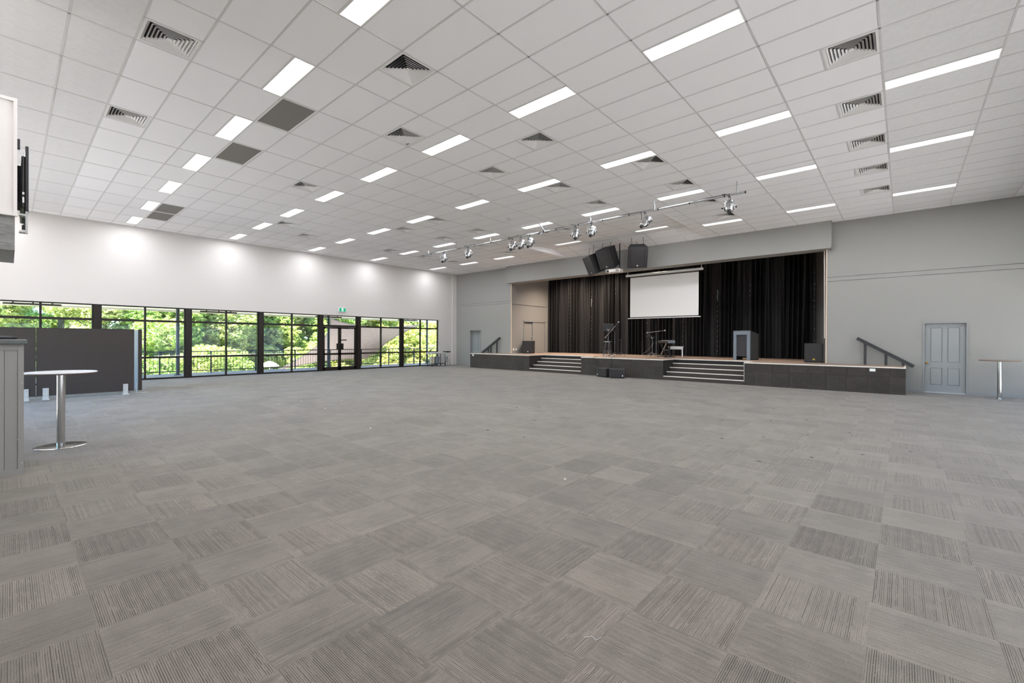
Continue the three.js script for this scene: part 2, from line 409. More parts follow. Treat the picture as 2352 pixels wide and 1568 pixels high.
// ---------------------------------------------------------------- air diffusers, return grilles, detectors
{
  const frusta = [];
  const ring = (a, b, ya, yb) => {                  // square ring from half size a at ya to half size b at yb
    const p = [], n = [], idx = [], c = [[-1, -1], [1, -1], [1, 1], [-1, 1]];
    for (let i = 0; i < 4; i++) {
      const [x0, z0] = c[i], [x1, z1] = c[(i + 1) % 4], t = 0.003;
      for (const s of [0, t]) p.push(x0 * a, ya + s, z0 * a, x1 * a, ya + s, z1 * a, x1 * b, yb + s, z1 * b, x0 * b, yb + s, z0 * b);
    }
    for (let i = 0; i < 8; i++) { const o = i * 4; idx.push(o, o + 1, o + 2, o, o + 2, o + 3); }
    const g = new THREE.BufferGeometry(); g.setAttribute('position', new THREE.Float32BufferAttribute(p, 3)); g.setIndex(idx);
    const f = g.toNonIndexed(); f.computeVertexNormals(); f.setAttribute('uv', new THREE.Float32BufferAttribute(new Float32Array(f.attributes.position.count * 2), 2));
    return f;
  };
  for (let i = 0; i < 6; i++) frusta.push(ring(0.25 - i * 0.038, 0.25 - i * 0.038 - 0.025, 0.0, 0.03));
  const frameG = join([box(0.59, 0.012, 0.04, 0, 0.004, 0.275), box(0.59, 0.012, 0.04, 0, 0.004, -0.275), box(0.04, 0.012, 0.51, 0.275, 0.004, 0), box(0.04, 0.012, 0.51, -0.275, 0.004, 0)]);
  const plenum = join([box(0.56, 0.01, 0.56, 0, 0.34, 0), box(0.56, 0.33, 0.01, 0, 0.175, 0.275), box(0.56, 0.33, 0.01, 0, 0.175, -0.275), box(0.01, 0.33, 0.54, 0.275, 0.175, 0), box(0.01, 0.33, 0.54, -0.275, 0.175, 0)]), plug = box(0.05, 0.012, 0.05, 0, 0.008, 0);
  for (const [a, k] of ventCells) {
    const x = gx(a + 0.25), z = gz(k + 0.5), y = ceilY(x, z);
    const grimy = a === 3 && k === 8;
    const lit = lightCells.find(([q, w]) => Math.abs(gx(q + 0.5) - x) < 1.4 && Math.abs(gz(w + 0.75) - z) < 0.75);
    const where = a === 8.5 ? 'in the straight file of five above the panelled door side' : a <= -4 ? 'in the file near the window wall' : a === 5.5 ? 'in the file of four beside the lighting bar end' : k <= 2 ? 'among the speckled tiles above the counter' : lit ? 'right beside an LED panel' : 'alone among plain tiles';
    const o = thing('air_diffuser', grimy ? 'square ceiling air diffuser with grimy vanes and a bent corner flap' : 'square white louvred air diffuser ' + where, 'air vent', [x, y, z], 0, grimy ? undefined : 'air diffusers ' + where);
    if (rise(z) && x > VA && x < VB) o.rotation.x = z > gz(27) ? Math.atan(0.24 / 3.0) : -Math.atan(0.24 / 1.2);
    mesh('frame', frameG, M.frameW, o); mesh('plenum', plenum, M.duct, o);
    frusta.forEach((g) => mesh('vane', g, M.frameW, o)); mesh('centre_plug', plug, M.frameW, o);
    if (grimy) mesh('flap', box(0.06, 0.004, 0.05, -0.2, -0.006, -0.22, 0.3, 0.4, 0.2), M.bark, o);
  }
  returnCells.forEach(([m, k], i) => {
    const x = gx(m + 0.5), z = gz(k + 0.5);
    const o = thing('return_grille', ['grey return air grille with scratched mesh beside the row of lights', 'grey return air grille with a hinge rod along one edge', 'grey mesh return air grille, one of a touching pair', 'grey mesh return air grille, one of a touching pair'][i], 'air vent', [x, HC, z], 0, i > 1 ? 'pair of return air grilles' : undefined);
    mesh('frame', [box(1.19, 0.014, 0.03, 0, 0.003, 0.28), box(1.19, 0.014, 0.03, 0, 0.003, -0.28), box(0.03, 0.014, 0.53, 0.58, 0.003, 0), box(0.03, 0.014, 0.53, -0.58, 0.003, 0)], M.frameW, o);
    mesh('grille_mesh', metres(box(1.13, 0.01, 0.53, 0, 0.012, 0)), M.grille, o);
    if (i === 1) mesh('hinge_rod', rod(V(0.5, -0.012, -0.255), V(-0.5, -0.012, -0.255), 0.008), M.frameW, o);
  });
  for (const [m, k, l] of [[2.07, 13.6, 'small round smoke detector on a ceiling tile'], [1.36, 17.7, 'larger round ceiling loudspeaker cover near the lighting bar']]) {
    const r = k > 15 ? 0.11 : 0.07, o = thing(k > 15 ? 'ceiling_speaker' : 'smoke_detector', l, k > 15 ? 'speaker' : 'smoke detector', [gx(m), HC, gz(k)]);
    mesh('base', cyl(r, r, 0.012, 0, -0.006, 0, 28), M.frameW, o);
    mesh('cover', place(lathe([[0.001, -0.03], [r * 0.5, -0.03], [r * 0.8, -0.012], [r * 0.82, -0.004]], 28), 0, 0, 0), M.tee, o);
  }
}

// ---------------------------------------------------------------- walls
const WT = 0.22;
const zDoor = -10.38;
struct('wall_left', 'tall off-white wall above the long window band', 'wall', [
  metres(span(XL - WT, XL, 2.58, HC + 0.5, ZS - 0.2, ZR + 0.2)), metres(span(XL - WT, XL, -0.2, 2.58, ZS - 0.2, -16.31)), metres(span(XL - WT, XL, -0.2, 2.58, 0.62, ZR + 0.2))], M.white);
mesh('trim_1', span(XL, XL + 0.07, 0, HC, -17.555, -17.25), M.white).userData = { kind: 'structure', label: 'off-white corner pilaster between window wall and grey stage wall', category: 'pilaster' };
// stage wall: grey, with the opening, two door holes
const OX0 = -15.55, OX1 = -1.87, OY = 4.75;
const dL = [-18.66, -17.84], dR = [0.465, 1.305];
{
  const o = struct('wall_front', 'grey painted wall round the stage opening', 'wall'), zc = ZS - 0.018;
  mesh('core', [span(XL - 0.2, dL[0] - 0.02, -0.2, HC + 0.5, ZS - WT, zc), span(dL[0] - 0.02, dL[1] + 0.02, 2.0, HC + 0.5, ZS - WT, zc), span(dL[1] + 0.02, OX0, -0.2, HC + 0.5, ZS - WT, zc),
    span(OX0, OX1, OY, HC + 0.5, ZS - WT, zc), span(OX1, dR[0] - 0.02, -0.2, HC + 0.5, ZS - WT, zc), span(dR[0] - 0.02, dR[1] + 0.02, 2.0, HC + 0.5, ZS - WT, zc), span(dR[1] + 0.02, XR + 0.2, -0.2, HC + 0.5, ZS - WT, zc)].map((g) => metres(g)), M.grey, o);
  const C = (x0, x1, y0, y1) => mesh('wall_sheet', metres(span(x0, x1, y0, y1, zc, ZS)), M.grey, o);
  C(XL, dL[0] - 0.02, 0, 2.0); C(dL[1] + 0.02, OX0, 0, 2.0); C(XL, OX0, 2.0, 3.388); C(XL, OX0, 3.402, 3.513); C(XL, OX0, 3.527, HC + 0.2);
  C(OX1, dR[0] - 0.02, 0, 2.0); C(dR[1] + 0.02, XR, 0, 2.0); C(OX1, XR, 2.0, 3.384); C(OX1, XR, 3.4, 3.517); C(OX1, XR, 3.533, HC + 0.2); C(OX0, OX1, OY, HC + 0.2);
}
const rz = [[-19, -14.6], [-14.2, -9.8]];   // glazed doors in the wall behind the camera
{
  const gs = [span(XL - WT, XR + WT, 2.5, HC + 0.5, ZR, ZR + WT)]; let x = XL - WT;
  for (const [a, b] of rz) { gs.push(span(x, a, -0.2, 2.5, ZR, ZR + WT)); x = b; }
  gs.push(span(x, XR + WT, -0.2, 2.5, ZR, ZR + WT));
  struct('wall_rear', 'off-white wall with glazed doors closing the hall behind', 'wall', gs.map((g) => metres(g)), M.white);
  rz.forEach(([a, b], i) => {
    const w = struct('window_' + (30 + i), 'tall bronze framed glazed door behind the hall', 'window'), f = [];
    for (const q of [a + 0.03, (a + b) / 2, b - 0.03]) f.push(span(q - 0.03, q + 0.03, 0, 2.5, ZR + 0.06, ZR + 0.14));
    for (const y of [0.03, 2.47]) f.push(span(a, b, y - 0.029, y + 0.029, ZR + 0.061, ZR + 0.139));
    mesh('frame', f, M.bronze, w); mesh('pane', span(a + 0.05, b - 0.05, 0.05, 2.45, ZR + 0.098, ZR + 0.102), M.glass, w);
  });
}
// right wall with glazed openings
const rw = [[-17.1, -12.4], [-12.0, -7.4], [-7.0, -2.4], [-2.0, 2.6]];
{
  const gs = [span(XR, XR + WT, 2.5, HC + 0.5, ZS - 0.2, ZR + 0.2)]; let z = ZS - 0.2;
  for (const [a, b] of rw) { gs.push(span(XR, XR + WT, -0.2, 2.5, z, a)); z = b; }
  gs.push(span(XR, XR + WT, -0.2, 2.5, z, ZR + 0.2));
  struct('wall_right', 'grey wall with glazed doors', 'wall', gs.map((g) => metres(g)), M.grey);
  rw.forEach(([a, b], i) => {
    const w = struct('window_' + (20 + i), 'tall bronze framed side window', 'window'); const f = [];
    for (const z of [a + 0.03, (a + b) / 2, b - 0.03]) f.push(span(XR + 0.06, XR + 0.14, 0, 2.5, z - 0.03, z + 0.03));
    for (const y of [0.03, 2.47]) f.push(span(XR + 0.06, XR + 0.14, y - 0.03, y + 0.03, a, b));
    mesh('frame', f, M.bronze, w); mesh('pane', span(XR + 0.098, XR + 0.102, 0.05, 2.45, a + 0.05, b - 0.05), M.glass, w);
  });
}
// picture rail bands on the stage wall and skirting
const skirt = (n, x0, x1, label) => tag(mesh(n, [span(x0, x1, 0, 0.07, ZS, ZS + 0.014)], M.greyTrim), label, 'skirting', null, 'structure');
skirt('baseboard_front', 0.07, 0.425, 'short grey skirting between stage end and door'); skirt('baseboard_front', 1.345, XR, 'grey skirting beside the panelled door'); skirt('baseboard_front', XL + 0.07, -18.72, 'short grey skirting beside the recessed door');
tag(mesh('baseboard_left', span(XL, XL + 0.012, 0, 0.07, -17.25, -16.33), M.white), 'white skirting below the blank end of the window wall', 'skirting', null, 'structure');
// valance bulkhead over the stage opening
struct('trim_4', 'grey bulkhead hanging over the stage opening', 'bulkhead', metres(span(-15.65, -1.74, 4.43, HC + 0.02, ZS - 0.3, -17.262)), M.grey);
// opening corner beads
tag(mesh('trim_5', span(OX0 - 0.005, OX0 + 0.035, 0.75, 4.43, ZS - 0.03, ZS + 0.012), M.woodJamb), 'pale corner bead at the stage opening beside the plain wall return', 'wall trim', null, 'structure');
tag(mesh('trim_6', span(OX1 - 0.03, OX1 + 0.005, 0.75, 4.43, ZS - 0.03, ZS + 0.012), M.woodJamb), 'pale corner bead at the stage opening beside the floor loudspeaker', 'wall trim', null, 'structure');

// ---------------------------------------------------------------- doors in the stage wall
function panelDoor(name, [x0, x1], depth, y1, label, knobSide) {
  const o = struct(name, label, 'door'); const zc = ZS - depth, w = x1 - x0, gs = [];
  mesh('frame', [span(x0 - 0.045, x0 + 0.0, 0, y1 + 0.045, ZS - WT, ZS + 0.018), span(x1, x1 + 0.045, 0, y1 + 0.045, ZS - WT, ZS + 0.018), span(x0, x1, y1, y1 + 0.045, ZS - WT, ZS + 0.018)], M.greyTrim, o);
  const leaf = new THREE.Group(); leaf.name = 'leaf'; o.add(leaf);
  const L = w - 0.01, st = 0.11, a = x0 + 0.005, cx = (x0 + x1) / 2, ml = 0.1;
  gs.push(span(a, a + st, 0.02, y1 - 0.005, zc - 0.035, zc), span(a + L - st, a + L, 0.02, y1 - 0.005, zc - 0.035, zc));
  for (const [q0, q1] of [[0.02, 0.22], [0.72, 0.87], [y1 - 0.115, y1 - 0.005]]) gs.push(span(a + st, a + L - st, q0, q1, zc - 0.0345, zc - 0.0003));
  for (const [q0, q1] of [[0.22, 0.72], [0.87, y1 - 0.115]]) gs.push(span(cx - ml / 2, cx + ml / 2, q0, q1, zc - 0.034, zc - 0.0006));
  gs.push(span(a + 0.05, a + L - 0.05, 0.1, y1 - 0.08, zc - 0.03, zc - 0.018));
  mesh('stiles', gs, M.doorGrey, leaf);
  for (const [px0, px1] of [[a + st, cx - ml / 2], [cx + ml / 2, a + L - st]]) for (const [py0, py1] of [[0.22, 0.72], [0.87, y1 - 0.115]])
    mesh('door_panel', rbox(px1 - px0 - 0.035, py1 - py0 - 0.035, 0.02, (px0 + px1) / 2, (py0 + py1) / 2, zc - 0.012, 0.008), M.doorGrey, leaf);
  const kx = knobSide < 0 ? a + 0.045 : a + L - 0.055;
  mesh('knob', [cyl(0.03, 0.03, 0.01, kx, 0.86, zc + 0.005, 18, Math.PI / 2), cyl(0.012, 0.012, 0.04, kx, 0.86, zc + 0.03, 12, Math.PI / 2), sph(0.027, kx, 0.86, zc + 0.055)], M.brass, leaf);
  mesh('threshold', span(x0, x1, 0, 0.02, ZS - 0.14, ZS + 0.01), M.alu, o);
  mesh('backing', span(x0 - 0.1, x1 + 0.1, 0, y1 + 0.1, ZS - WT - 0.06, ZS - WT - 0.002), M.grey, o);
  return o;
}
panelDoor('door_3', dR, 0.05, 1.985, 'grey four panel door with brass knob', -1);
panelDoor('door_2', dL, 0.16, 1.985, 'grey four panel door in a deep reveal behind the stage corner', 1);

// ---------------------------------------------------------------- the stage recess
const ZB = -21.25, ST = 0.75, ZF = -16.15;
struct('wall_side', 'brownish grey wall return at the side of the stage', 'wall', [span(OX0 - 0.2, OX0, ST, 5.6, ZB - 0.2, -20.52), span(OX0 - 0.2, OX0, ST, 5.6, -18.57, ZS - WT), span(OX0 - 0.2, OX0, 2.52, 5.6, -20.52, -18.57)].map((g) => metres(g)), M.grey);
struct('wall_back', 'grey wall behind the black curtain', 'wall', metres(span(OX0 - 0.2, OX1 + 0.7, ST - 0.5, 5.6, ZB - 0.2, ZB)), M.grey);
struct('wall_side', 'grey side wall of the stage wing', 'wall', metres(span(OX1 + 0.5, OX1 + 0.7, ST - 0.5, 5.6, ZB, ZS - WT)), M.grey);
struct('ceiling_stage', 'plain ceiling over the stage', 'ceiling', span(OX0 - 0.2, OX1 + 0.7, 5.55, 5.7, ZB - 0.2, ZS - WT + 0.02), M.white);
tag(mesh('trim_7', [span(OX0, OX0 + 0.03, 3.37, 3.45, -20.7, ZS - 0.03), span(OX0, OX0 + 0.014, ST, ST + 0.07, -18.5, ZS - 0.03)], M.grey), 'grey band and skirting on the wall return beside the stage curtain', 'wall trim', null, 'structure');
tag(mesh('trim_8', [span(OX1 - 0.7, OX1 + 0.5, 2.98, 3.0, ZB, ZB + 0.02)], M.grey), 'joint strip on the wall behind the curtain end', 'wall trim', null, 'structure');
{ // double leaf door in the wall return
  const o = struct('door_4', 'brownish grey flush double door in the wall return on stage', 'door'), x = OX0;
  mesh('frame', [span(x - 0.1, x + 0.02, ST, 2.52, -20.52, -20.47), span(x - 0.1, x + 0.02, ST, 2.52, -18.62, -18.57), span(x - 0.1, x + 0.02, 2.46, 2.52, -20.52, -18.57)], M.greyTrim, o);
  const l1 = mesh('leaf', span(x - 0.1, x - 0.06, ST + 0.01, 2.4, -19.4, -18.63), M.grey, o), l2 = mesh('leaf', span(x - 0.04, x - 0.005, ST + 0.01, 2.45, -20.46, -19.42), M.grey, o);
  mesh('backing', span(x - 0.5, x - 0.21, ST - 0.3, 2.8, -20.8, -18.3), M.grey, o);
  mesh('leaf_jamb', span(x - 0.06, x - 0.004, ST, 2.45, -19.42, -19.385), M.greyTrim, o);
  mesh('knob', [sph(0.03, x - 0.01, 1.62, -19.32), rod(V(x - 0.07, 1.62, -19.32), V(x - 0.01, 1.62, -19.32), 0.012)], M.silver, l1);
}

// ---------------------------------------------------------------- stage platform
{
  const stage = thing('stage', 'low dark carpeted stage with pale edge strip and two recessed flights of steps', 'stage', [0, 0, 0]);
  stage.userData.kind = 'structure';
  const A0 = -17.17, A1 = 0.05, S = [[-13.16, -10.30], [-6.72, -3.96]], zr = ZF - 1.2;
  const dark = std(0x2b2827, 0.95);
  const segs = [[A0, S[0][0]], [S[0][1], S[1][0]], [S[1][1], A1]];
  mesh('platform', [...segs.map(([a, b]) => span(a + 0.008, b - 0.008, 0.0, ST - 0.03, zr, ZF - 0.008)), span(A0 + 0.008, A1 - 0.008, 0.0, ST - 0.03, ZS, zr), span(OX0, OX1, 0.0, ST - 0.03, ZB, ZS)], dark, stage);
  mesh('deck', [...segs.map(([a, b]) => span(a, b, ST - 0.03, ST, zr, ZF - 0.04)), span(A0, A1, ST - 0.03, ST, ZS, zr + 0.0001), span(OX0, OX1 + 0.5, ST - 0.03, ST, ZB, ZS + 0.0001)].map((g) => metres(g, 0.5)), M.deck, stage);
  const nos = [];
  for (const [a, b] of segs) nos.push(rbox(b - a + 0.01, 0.032, 0.05, (a + b) / 2, ST - 0.014, ZF - 0.018, 0.006));
  for (const [a, b] of S) { nos.push(rbox(b - a, 0.032, 0.05, (a + b) / 2, ST - 0.014, zr - 0.018, 0.006)); for (const x of [a, b]) nos.push(rbox(0.035, 0.032, 1.2, x, ST - 0.013, ZF - 0.6, 0.006)); }
  nos.push(rbox(0.035, 0.032, 1.4, A1 - 0.01, ST - 0.014, ZF - 0.7, 0.006));
  nos.forEach((g) => mesh('edge_strip', g, M.nosing, stage));
  mesh('corner_strip', span(S[1][1] - 0.012, S[1][1] + 0.012, 0.1, ST - 0.03, ZF - 0.006, ZF + 0.012), M.greyTrim, stage);
  // carpet pads on the face
  for (const [a, b] of segs) for (const [y0, y1] of [[0.005, 0.475], [0.48, 0.718]]) {
    let x = b, i = 0, off = y0 > 0.1 ? 0.31 : 0.5;
    while (x > a + 0.02) {
      const w = Math.min(i === 0 ? (y0 > 0.1 ? 0.33 : 0.34) : 0.478, x - a);
      const o = mesh('carpet_pad', padGeo(w - 0.004, y1 - y0, 0.01, 'z', Math.floor(rnd() * 4), (i + (y0 > 0.1 ? 1 : 0)) % 2, tones[Math.floor(rnd() * 4)]), M.fascia, stage);
      o.position.set(x - w / 2, (y0 + y1) / 2, ZF - 0.003 + (i % 2) * 0.001); x -= w; i++;
    }
  }
  for (let i = 0; i < 3; i++) for (const [y0, y1] of [[0.005, 0.475], [0.48, 0.718]]) {
    const o = mesh('carpet_pad', padGeo(0.458, y1 - y0, 0.01, 'z', i, (i + (y0 > 0.1 ? 1 : 0)) % 2, 1.05), M.fascia, stage);
    o.position.set(A1 - 0.003, (y0 + y1) / 2, ZF - 0.24 - i * 0.465); o.rotation.y = Math.PI / 2;
  }
  for (const [a, b] of S) for (let i = 0; i < 4; i++) {
    const z = ZF - i * 0.3, y = (i + 1) * 0.15;
    const st = mesh('step', metres(span(a + 0.009, b - 0.009, 0.0, y - 0.006, zr, z)), M.stepCarpet, stage);
    mesh('step_nosing', rbox(b - a - 0.02, 0.028, 0.06, (a + b) / 2, y - 0.014, z - 0.02, 0.006), M.nosing, st);
  }
  // wall plates on the face
  for (const [x, l] of [[-16.95, 'white socket plate on the stage face beside the recessed door corner'], [-0.65, 'white socket plate on the stage face below the sloping handrail']]) {
    const p = thing('socket_plate', l, 'socket', [x, 0.655, ZF + 0.004]);
    mesh('plate', rbox(0.13, 0.078, 0.012, 0, 0, 0.004, 0.005), M.plateWhite, p); mesh('switch', [box(0.012, 0.02, 0.006, -0.03, 0.012, 0.011), box(0.012, 0.02, 0.006, 0.03, 0.012, 0.011)], M.frameW, p);
  }
}
for (const [z, l] of [[-17.76, 'white wall plate by the corner bead, at the speaker'], [-17.97, 'white wall plate tucked beside the speaker cabinet']]) {
  const p = thing('wall_plate', l, 'socket', [OX0 + 0.002, 0.96, z], Math.PI / 2);
  mesh('plate', rbox(0.115, 0.115, 0.012, 0, 0, 0.005, 0.005), M.plateWhite, p); mesh('socket', [cyl(0.03, 0.03, 0.006, 0, 0, 0.012, 16, Math.PI / 2)], M.frameW, p);
}
// sloping handrails at the two ends of the stage
function handrail(label, a, b, posts) {
  const o = thing('handrail', label, 'handrail', [0, 0, 0]), z = ZS + 0.16;
  mesh('rail', bar(V(a[0], a[1], z), V(b[0], b[1], z), 0.08, 0.095), M.rail, o);
  for (const x of posts) { const t = (x - a[0]) / (b[0] - a[0]), y = a[1] + t * (b[1] - a[1]); mesh('post', rbox(0.065, Math.max(0.06, y - ST), 0.05, x, (ST + y) / 2 - 0.005, z, 0.004), M.rail, o); }
}
handrail('dark sloping handrail on posts near the panelled door', [-1.08, 1.56], [0.23, 0.74], [-0.88, -0.39, 0.0]);
handrail('dark sloping handrail on posts near the recessed door', [-17.56, 0.73], [-16.2, 1.57], [-17.05, -16.85, -16.4].map((x) => x - 0.02));

// ---------------------------------------------------------------- window band in the left wall
{
  const zs = [0.62, -1.935, -4.43, -6.92, -9.44, -11.335, -13.83, -16.26], yHead = 2.58, x = XL - 0.1, dp = 0.09;
  const F = (y0, y1, z0, z1, d = dp) => span(x - d / 2, x + d / 2, y0, y1, z0, z1);
  zs.slice(1, 7).forEach((z, i) => tag(mesh('trim_' + (10 + i), span(x - 0.075, x + 0.1, 0, yHead, z - 0.085, z + 0.085), M.bronze), 'dark bronze post of the window band, ' + ['behind the room dividers', 'beside the divider end', 'opposite the outdoor post', 'on the hinge side of the glass doors', 'beyond the glass doors', 'close to the low cart'][i], 'window post', null, 'structure'));
  const lab = ['bronze framed window partly hidden behind the divider screens', 'bronze framed window whose lower panes are half covered by the divider end', 'bronze framed window looking onto leafy trees', 'bronze framed window with the shade sail tip outside', '', 'bronze framed window filled by the taupe shade sail', 'bronze framed window behind the low cart'];
  for (let i = 0; i < 7; i++) {
    const z0 = zs[i] - (i ? 0.085 : 0), z1 = zs[i + 1] + (i < 6 ? 0.085 : 0), mid = (zs[i] + zs[i + 1]) / 2;
    if (i === 4) continue;
    const o = struct('window_' + (i + 1), lab[i], 'window');
    mesh('frame', [F(0, 0.05, z1, z0), F(yHead - 0.04, yHead, z1, z0), F(0.05, yHead - 0.04, z0 - 0.035, z0), F(0.05, yHead - 0.04, z1, z1 + 0.035)], M.bronze, o);
    mesh('mullion', F(0.05, yHead - 0.04, mid - 0.028, mid + 0.028), M.bronze, o);
    for (const [a, b] of [[z1 + 0.035, mid - 0.028], [mid + 0.028, z0 - 0.035]]) {
      mesh('transom', F(2.035, 2.11, a, b), M.bronze, o); mesh('rail', F(0.74, 0.81, a, b), M.bronze, o);
      for (const [y0, y1] of [[0.05, 0.74], [0.81, 2.035], [2.11, yHead - 0.04]]) mesh('pane', F(y0 - 0.005, y1 + 0.005, a - 0.005, b + 0.005, 0.006), M.glass, o);
    }
  }
  const o = struct('door_1', 'bronze framed glass double doors with square locks under the exit sign', 'door'), z0 = -9.525, z1 = -11.25, mid = -10.375;
  mesh('frame', [F(yHead - 0.04, yHead, z1, z0), F(2.035, 2.12, z1, z0), F(0, yHead, z0 - 0.05, z0), F(0, yHead, z1, z1 + 0.05), F(0, 0.02, z1, z0)], M.bronze, o);
  mesh('pane', F(2.12, yHead - 0.04, z1 + 0.05, z0 - 0.05, 0.006), M.glass, o);
  for (const [a, b, s] of [[mid + 0.004, z0 - 0.052, 1], [z1 + 0.052, mid - 0.004, -1]]) {
    const lf = new THREE.Group(); lf.name = 'leaf'; o.add(lf);
    mesh('leaf_frame', [F(0.02, 2.03, a, a + 0.07, 0.05), F(0.02, 2.03, b - 0.07, b, 0.05), F(0.02, 0.16, a, b, 0.05), F(1.95, 2.03, a, b, 0.05), F(0.72, 0.81, a, b, 0.05)], M.bronze, lf);
    mesh('pane', F(0.16, 0.72, a + 0.06, b - 0.06, 0.006), M.glass, lf); mesh('pane', F(0.81, 1.95, a + 0.06, b - 0.06, 0.006), M.glass, lf);
    const hz = s > 0 ? a + 0.1 : b - 0.1;
    mesh('lock_box', rbox(0.05, 0.28, 0.13, x + 0.045, 1.12, hz, 0.008), M.bronze, lf);
    mesh('closer', rbox(0.06, 0.06, 0.3, x + 0.055, 1.99, s > 0 ? b - 0.25 : a + 0.25, 0.01), M.charcoal, lf);
    if (s < 0) mesh('pull_bar', rbox(0.04, 0.05, 0.3, x + 0.05, 1.42, b - 0.18, 0.01), M.bronze, lf);
  }
  tag(mesh('trim_9', span(XL - 0.01, XL + 0.012, yHead - 0.005, yHead + 0.03, -16.3, 0.62), M.white), 'white strip along the head of the window band', 'window trim', null, 'structure');
}
// exit sign above the glass doors
{
  const c = document.createElement('canvas'); c.width = 256; c.height = 128; const g = c.getContext('2d');
  g.fillStyle = '#16a070'; g.fillRect(0, 0, 256, 128); g.fillStyle = '#ffffff'; g.fillRect(98, 10, 62, 108);
  g.fillStyle = '#16a070'; g.beginPath(); g.arc(136, 34, 10, 0, 7); g.fill();
  g.strokeStyle = '#16a070'; g.lineWidth = 11; g.lineCap = 'round';
  const ln = (...p) => { g.beginPath(); g.moveTo(p[0], p[1]); for (let i = 2; i < p.length; i += 2) g.lineTo(p[i], p[i + 1]); g.stroke(); };
  ln(130, 50, 122, 76); ln(122, 76, 140, 88, 134, 108); ln(122, 76, 112, 94, 104, 96); g.lineWidth = 7; ln(130, 52, 112, 58, 108, 70); ln(131, 52, 144, 64, 154, 60);
  const t = new THREE.CanvasTexture(c); t.colorSpace = THREE.SRGBColorSpace;
  const o = thing('exit_sign', 'green and white exit sign with running figure above the glass doors', 'exit sign', [XL, 2.845, -10.44], Math.PI / 2);
  mesh('housing', rbox(0.37, 0.2, 0.05, 0, 0, 0.026, 0.01), M.frameW, o);
  const f = mesh('sign_face', new THREE.PlaneGeometry(0.33, 0.165), std(0xffffff, 0.4, { map: t, emissive: 0xffffff, emissiveMap: t, emissiveIntensity: 0.35 }), o); f.position.z = 0.053;
}

// ---------------------------------------------------------------- black stage curtain, drape by drape
{
  const seams = [-15.5, -13.945, -12.566, -11.14, -9.42, -7.664, -6.146, -4.852, -2.57], zc = -20.88, y0 = ST + 0.012, y1 = 5.4;
  const lab = ['beside the wall return', 'with a pale cord at its seam', 'behind the music stand', 'behind the microphone stands', 'behind the screen and keyboard', 'behind the piano bench', 'behind the lectern', 'at the open wing beside the floor loudspeaker'];
  for (let s = 0; s < seams.length - 1; s++) {
    const a = seams[s] + 0.006, b = seams[s + 1] - 0.006, n = Math.round((b - a) * 64), rows = 10, p = [], uv = [], idx = [];
    const o = thing('curtain', 'black pleated stage curtain drape ' + lab[s], 'curtain', [(a + b) / 2, y0, zc], 0, 'black drapes across the back of the stage');
    const ph = []; let f = 0; for (let i = 0; i <= n; i++) { f += (0.22 + 0.2 * Math.sin(i * 0.071 + s) + 0.16 * rnd()) * 1.25; ph.push(f); }
    for (let j = 0; j <= rows; j++) for (let i = 0; i <= n; i++) {
      const t = j / rows, x = a + (b - a) * i / n, k = 0.1 + 0.03 * Math.sin(i * 0.05 + s * 2) + 0.02 * (1 - t);
      const z = k * Math.sin(ph[i] + 0.5 * Math.sin(t * 3 + i * 0.02)) + 0.02 * Math.sin(i * 0.9 + t * 2);
      p.push(x - (a + b) / 2 + (i > 3 && i < n - 3 ? 0.015 : 0) * Math.sin(t * 2.4 + i * 0.3), t * (y1 - y0), z); uv.push(x, t * (y1 - y0));
      if (i < n && j < rows) { const q = j * (n + 1) + i; idx.push(q, q + 1, q + n + 2, q, q + n + 2, q + n + 1); }
    }
    const g = new THREE.BufferGeometry(); g.setAttribute('position', new THREE.Float32BufferAttribute(p, 3)); g.setAttribute('uv', new THREE.Float32BufferAttribute(uv, 2)); g.setIndex(idx); g.computeVertexNormals();
    mesh('cloth', g, M.curtain, o);
    const dots = [], ex = b - (a + b) / 2 - 0.03;
    const [e0, e1] = [[0.2, 3.6], [0.2, 3.5], [2.9, 3.6], [0.9, 2.2], [0.25, 2.0], [0.25, 3.5], [2.4, 3.6], [0.3, 3.4]][s];
    for (let y = e0; y < e1; y += 0.22) if (rnd() < 0.86) dots.push(place(new THREE.TorusGeometry(0.008, 0.0045, 6, 12), ex, y, 0.115));
    const e = mesh('eyelets', dots, M.eyelet, o); e.userData.kind = 'stuff';
    mesh('hem_seam', box(0.05, y1 - y0 - 0.02, 0.015, ex, (y1 - y0) / 2, 0.1), M.curtain, o);
    if (s === 1 || s === 5) mesh('cord', tube([V(ex, 2.95, 0.125), V(ex + 0.012, 2.8, 0.128), V(ex - 0.012, 2.65, 0.128), V(ex + 0.01, 2.5, 0.125)], 0.01, 16), M.eyelet, o);
  }
  tag(mesh('curtain_track', span(-15.5, -1.9, 5.42, 5.47, zc - 0.03, zc + 0.03), M.charcoal), 'dark curtain track above the stage drapes', 'curtain track');
}
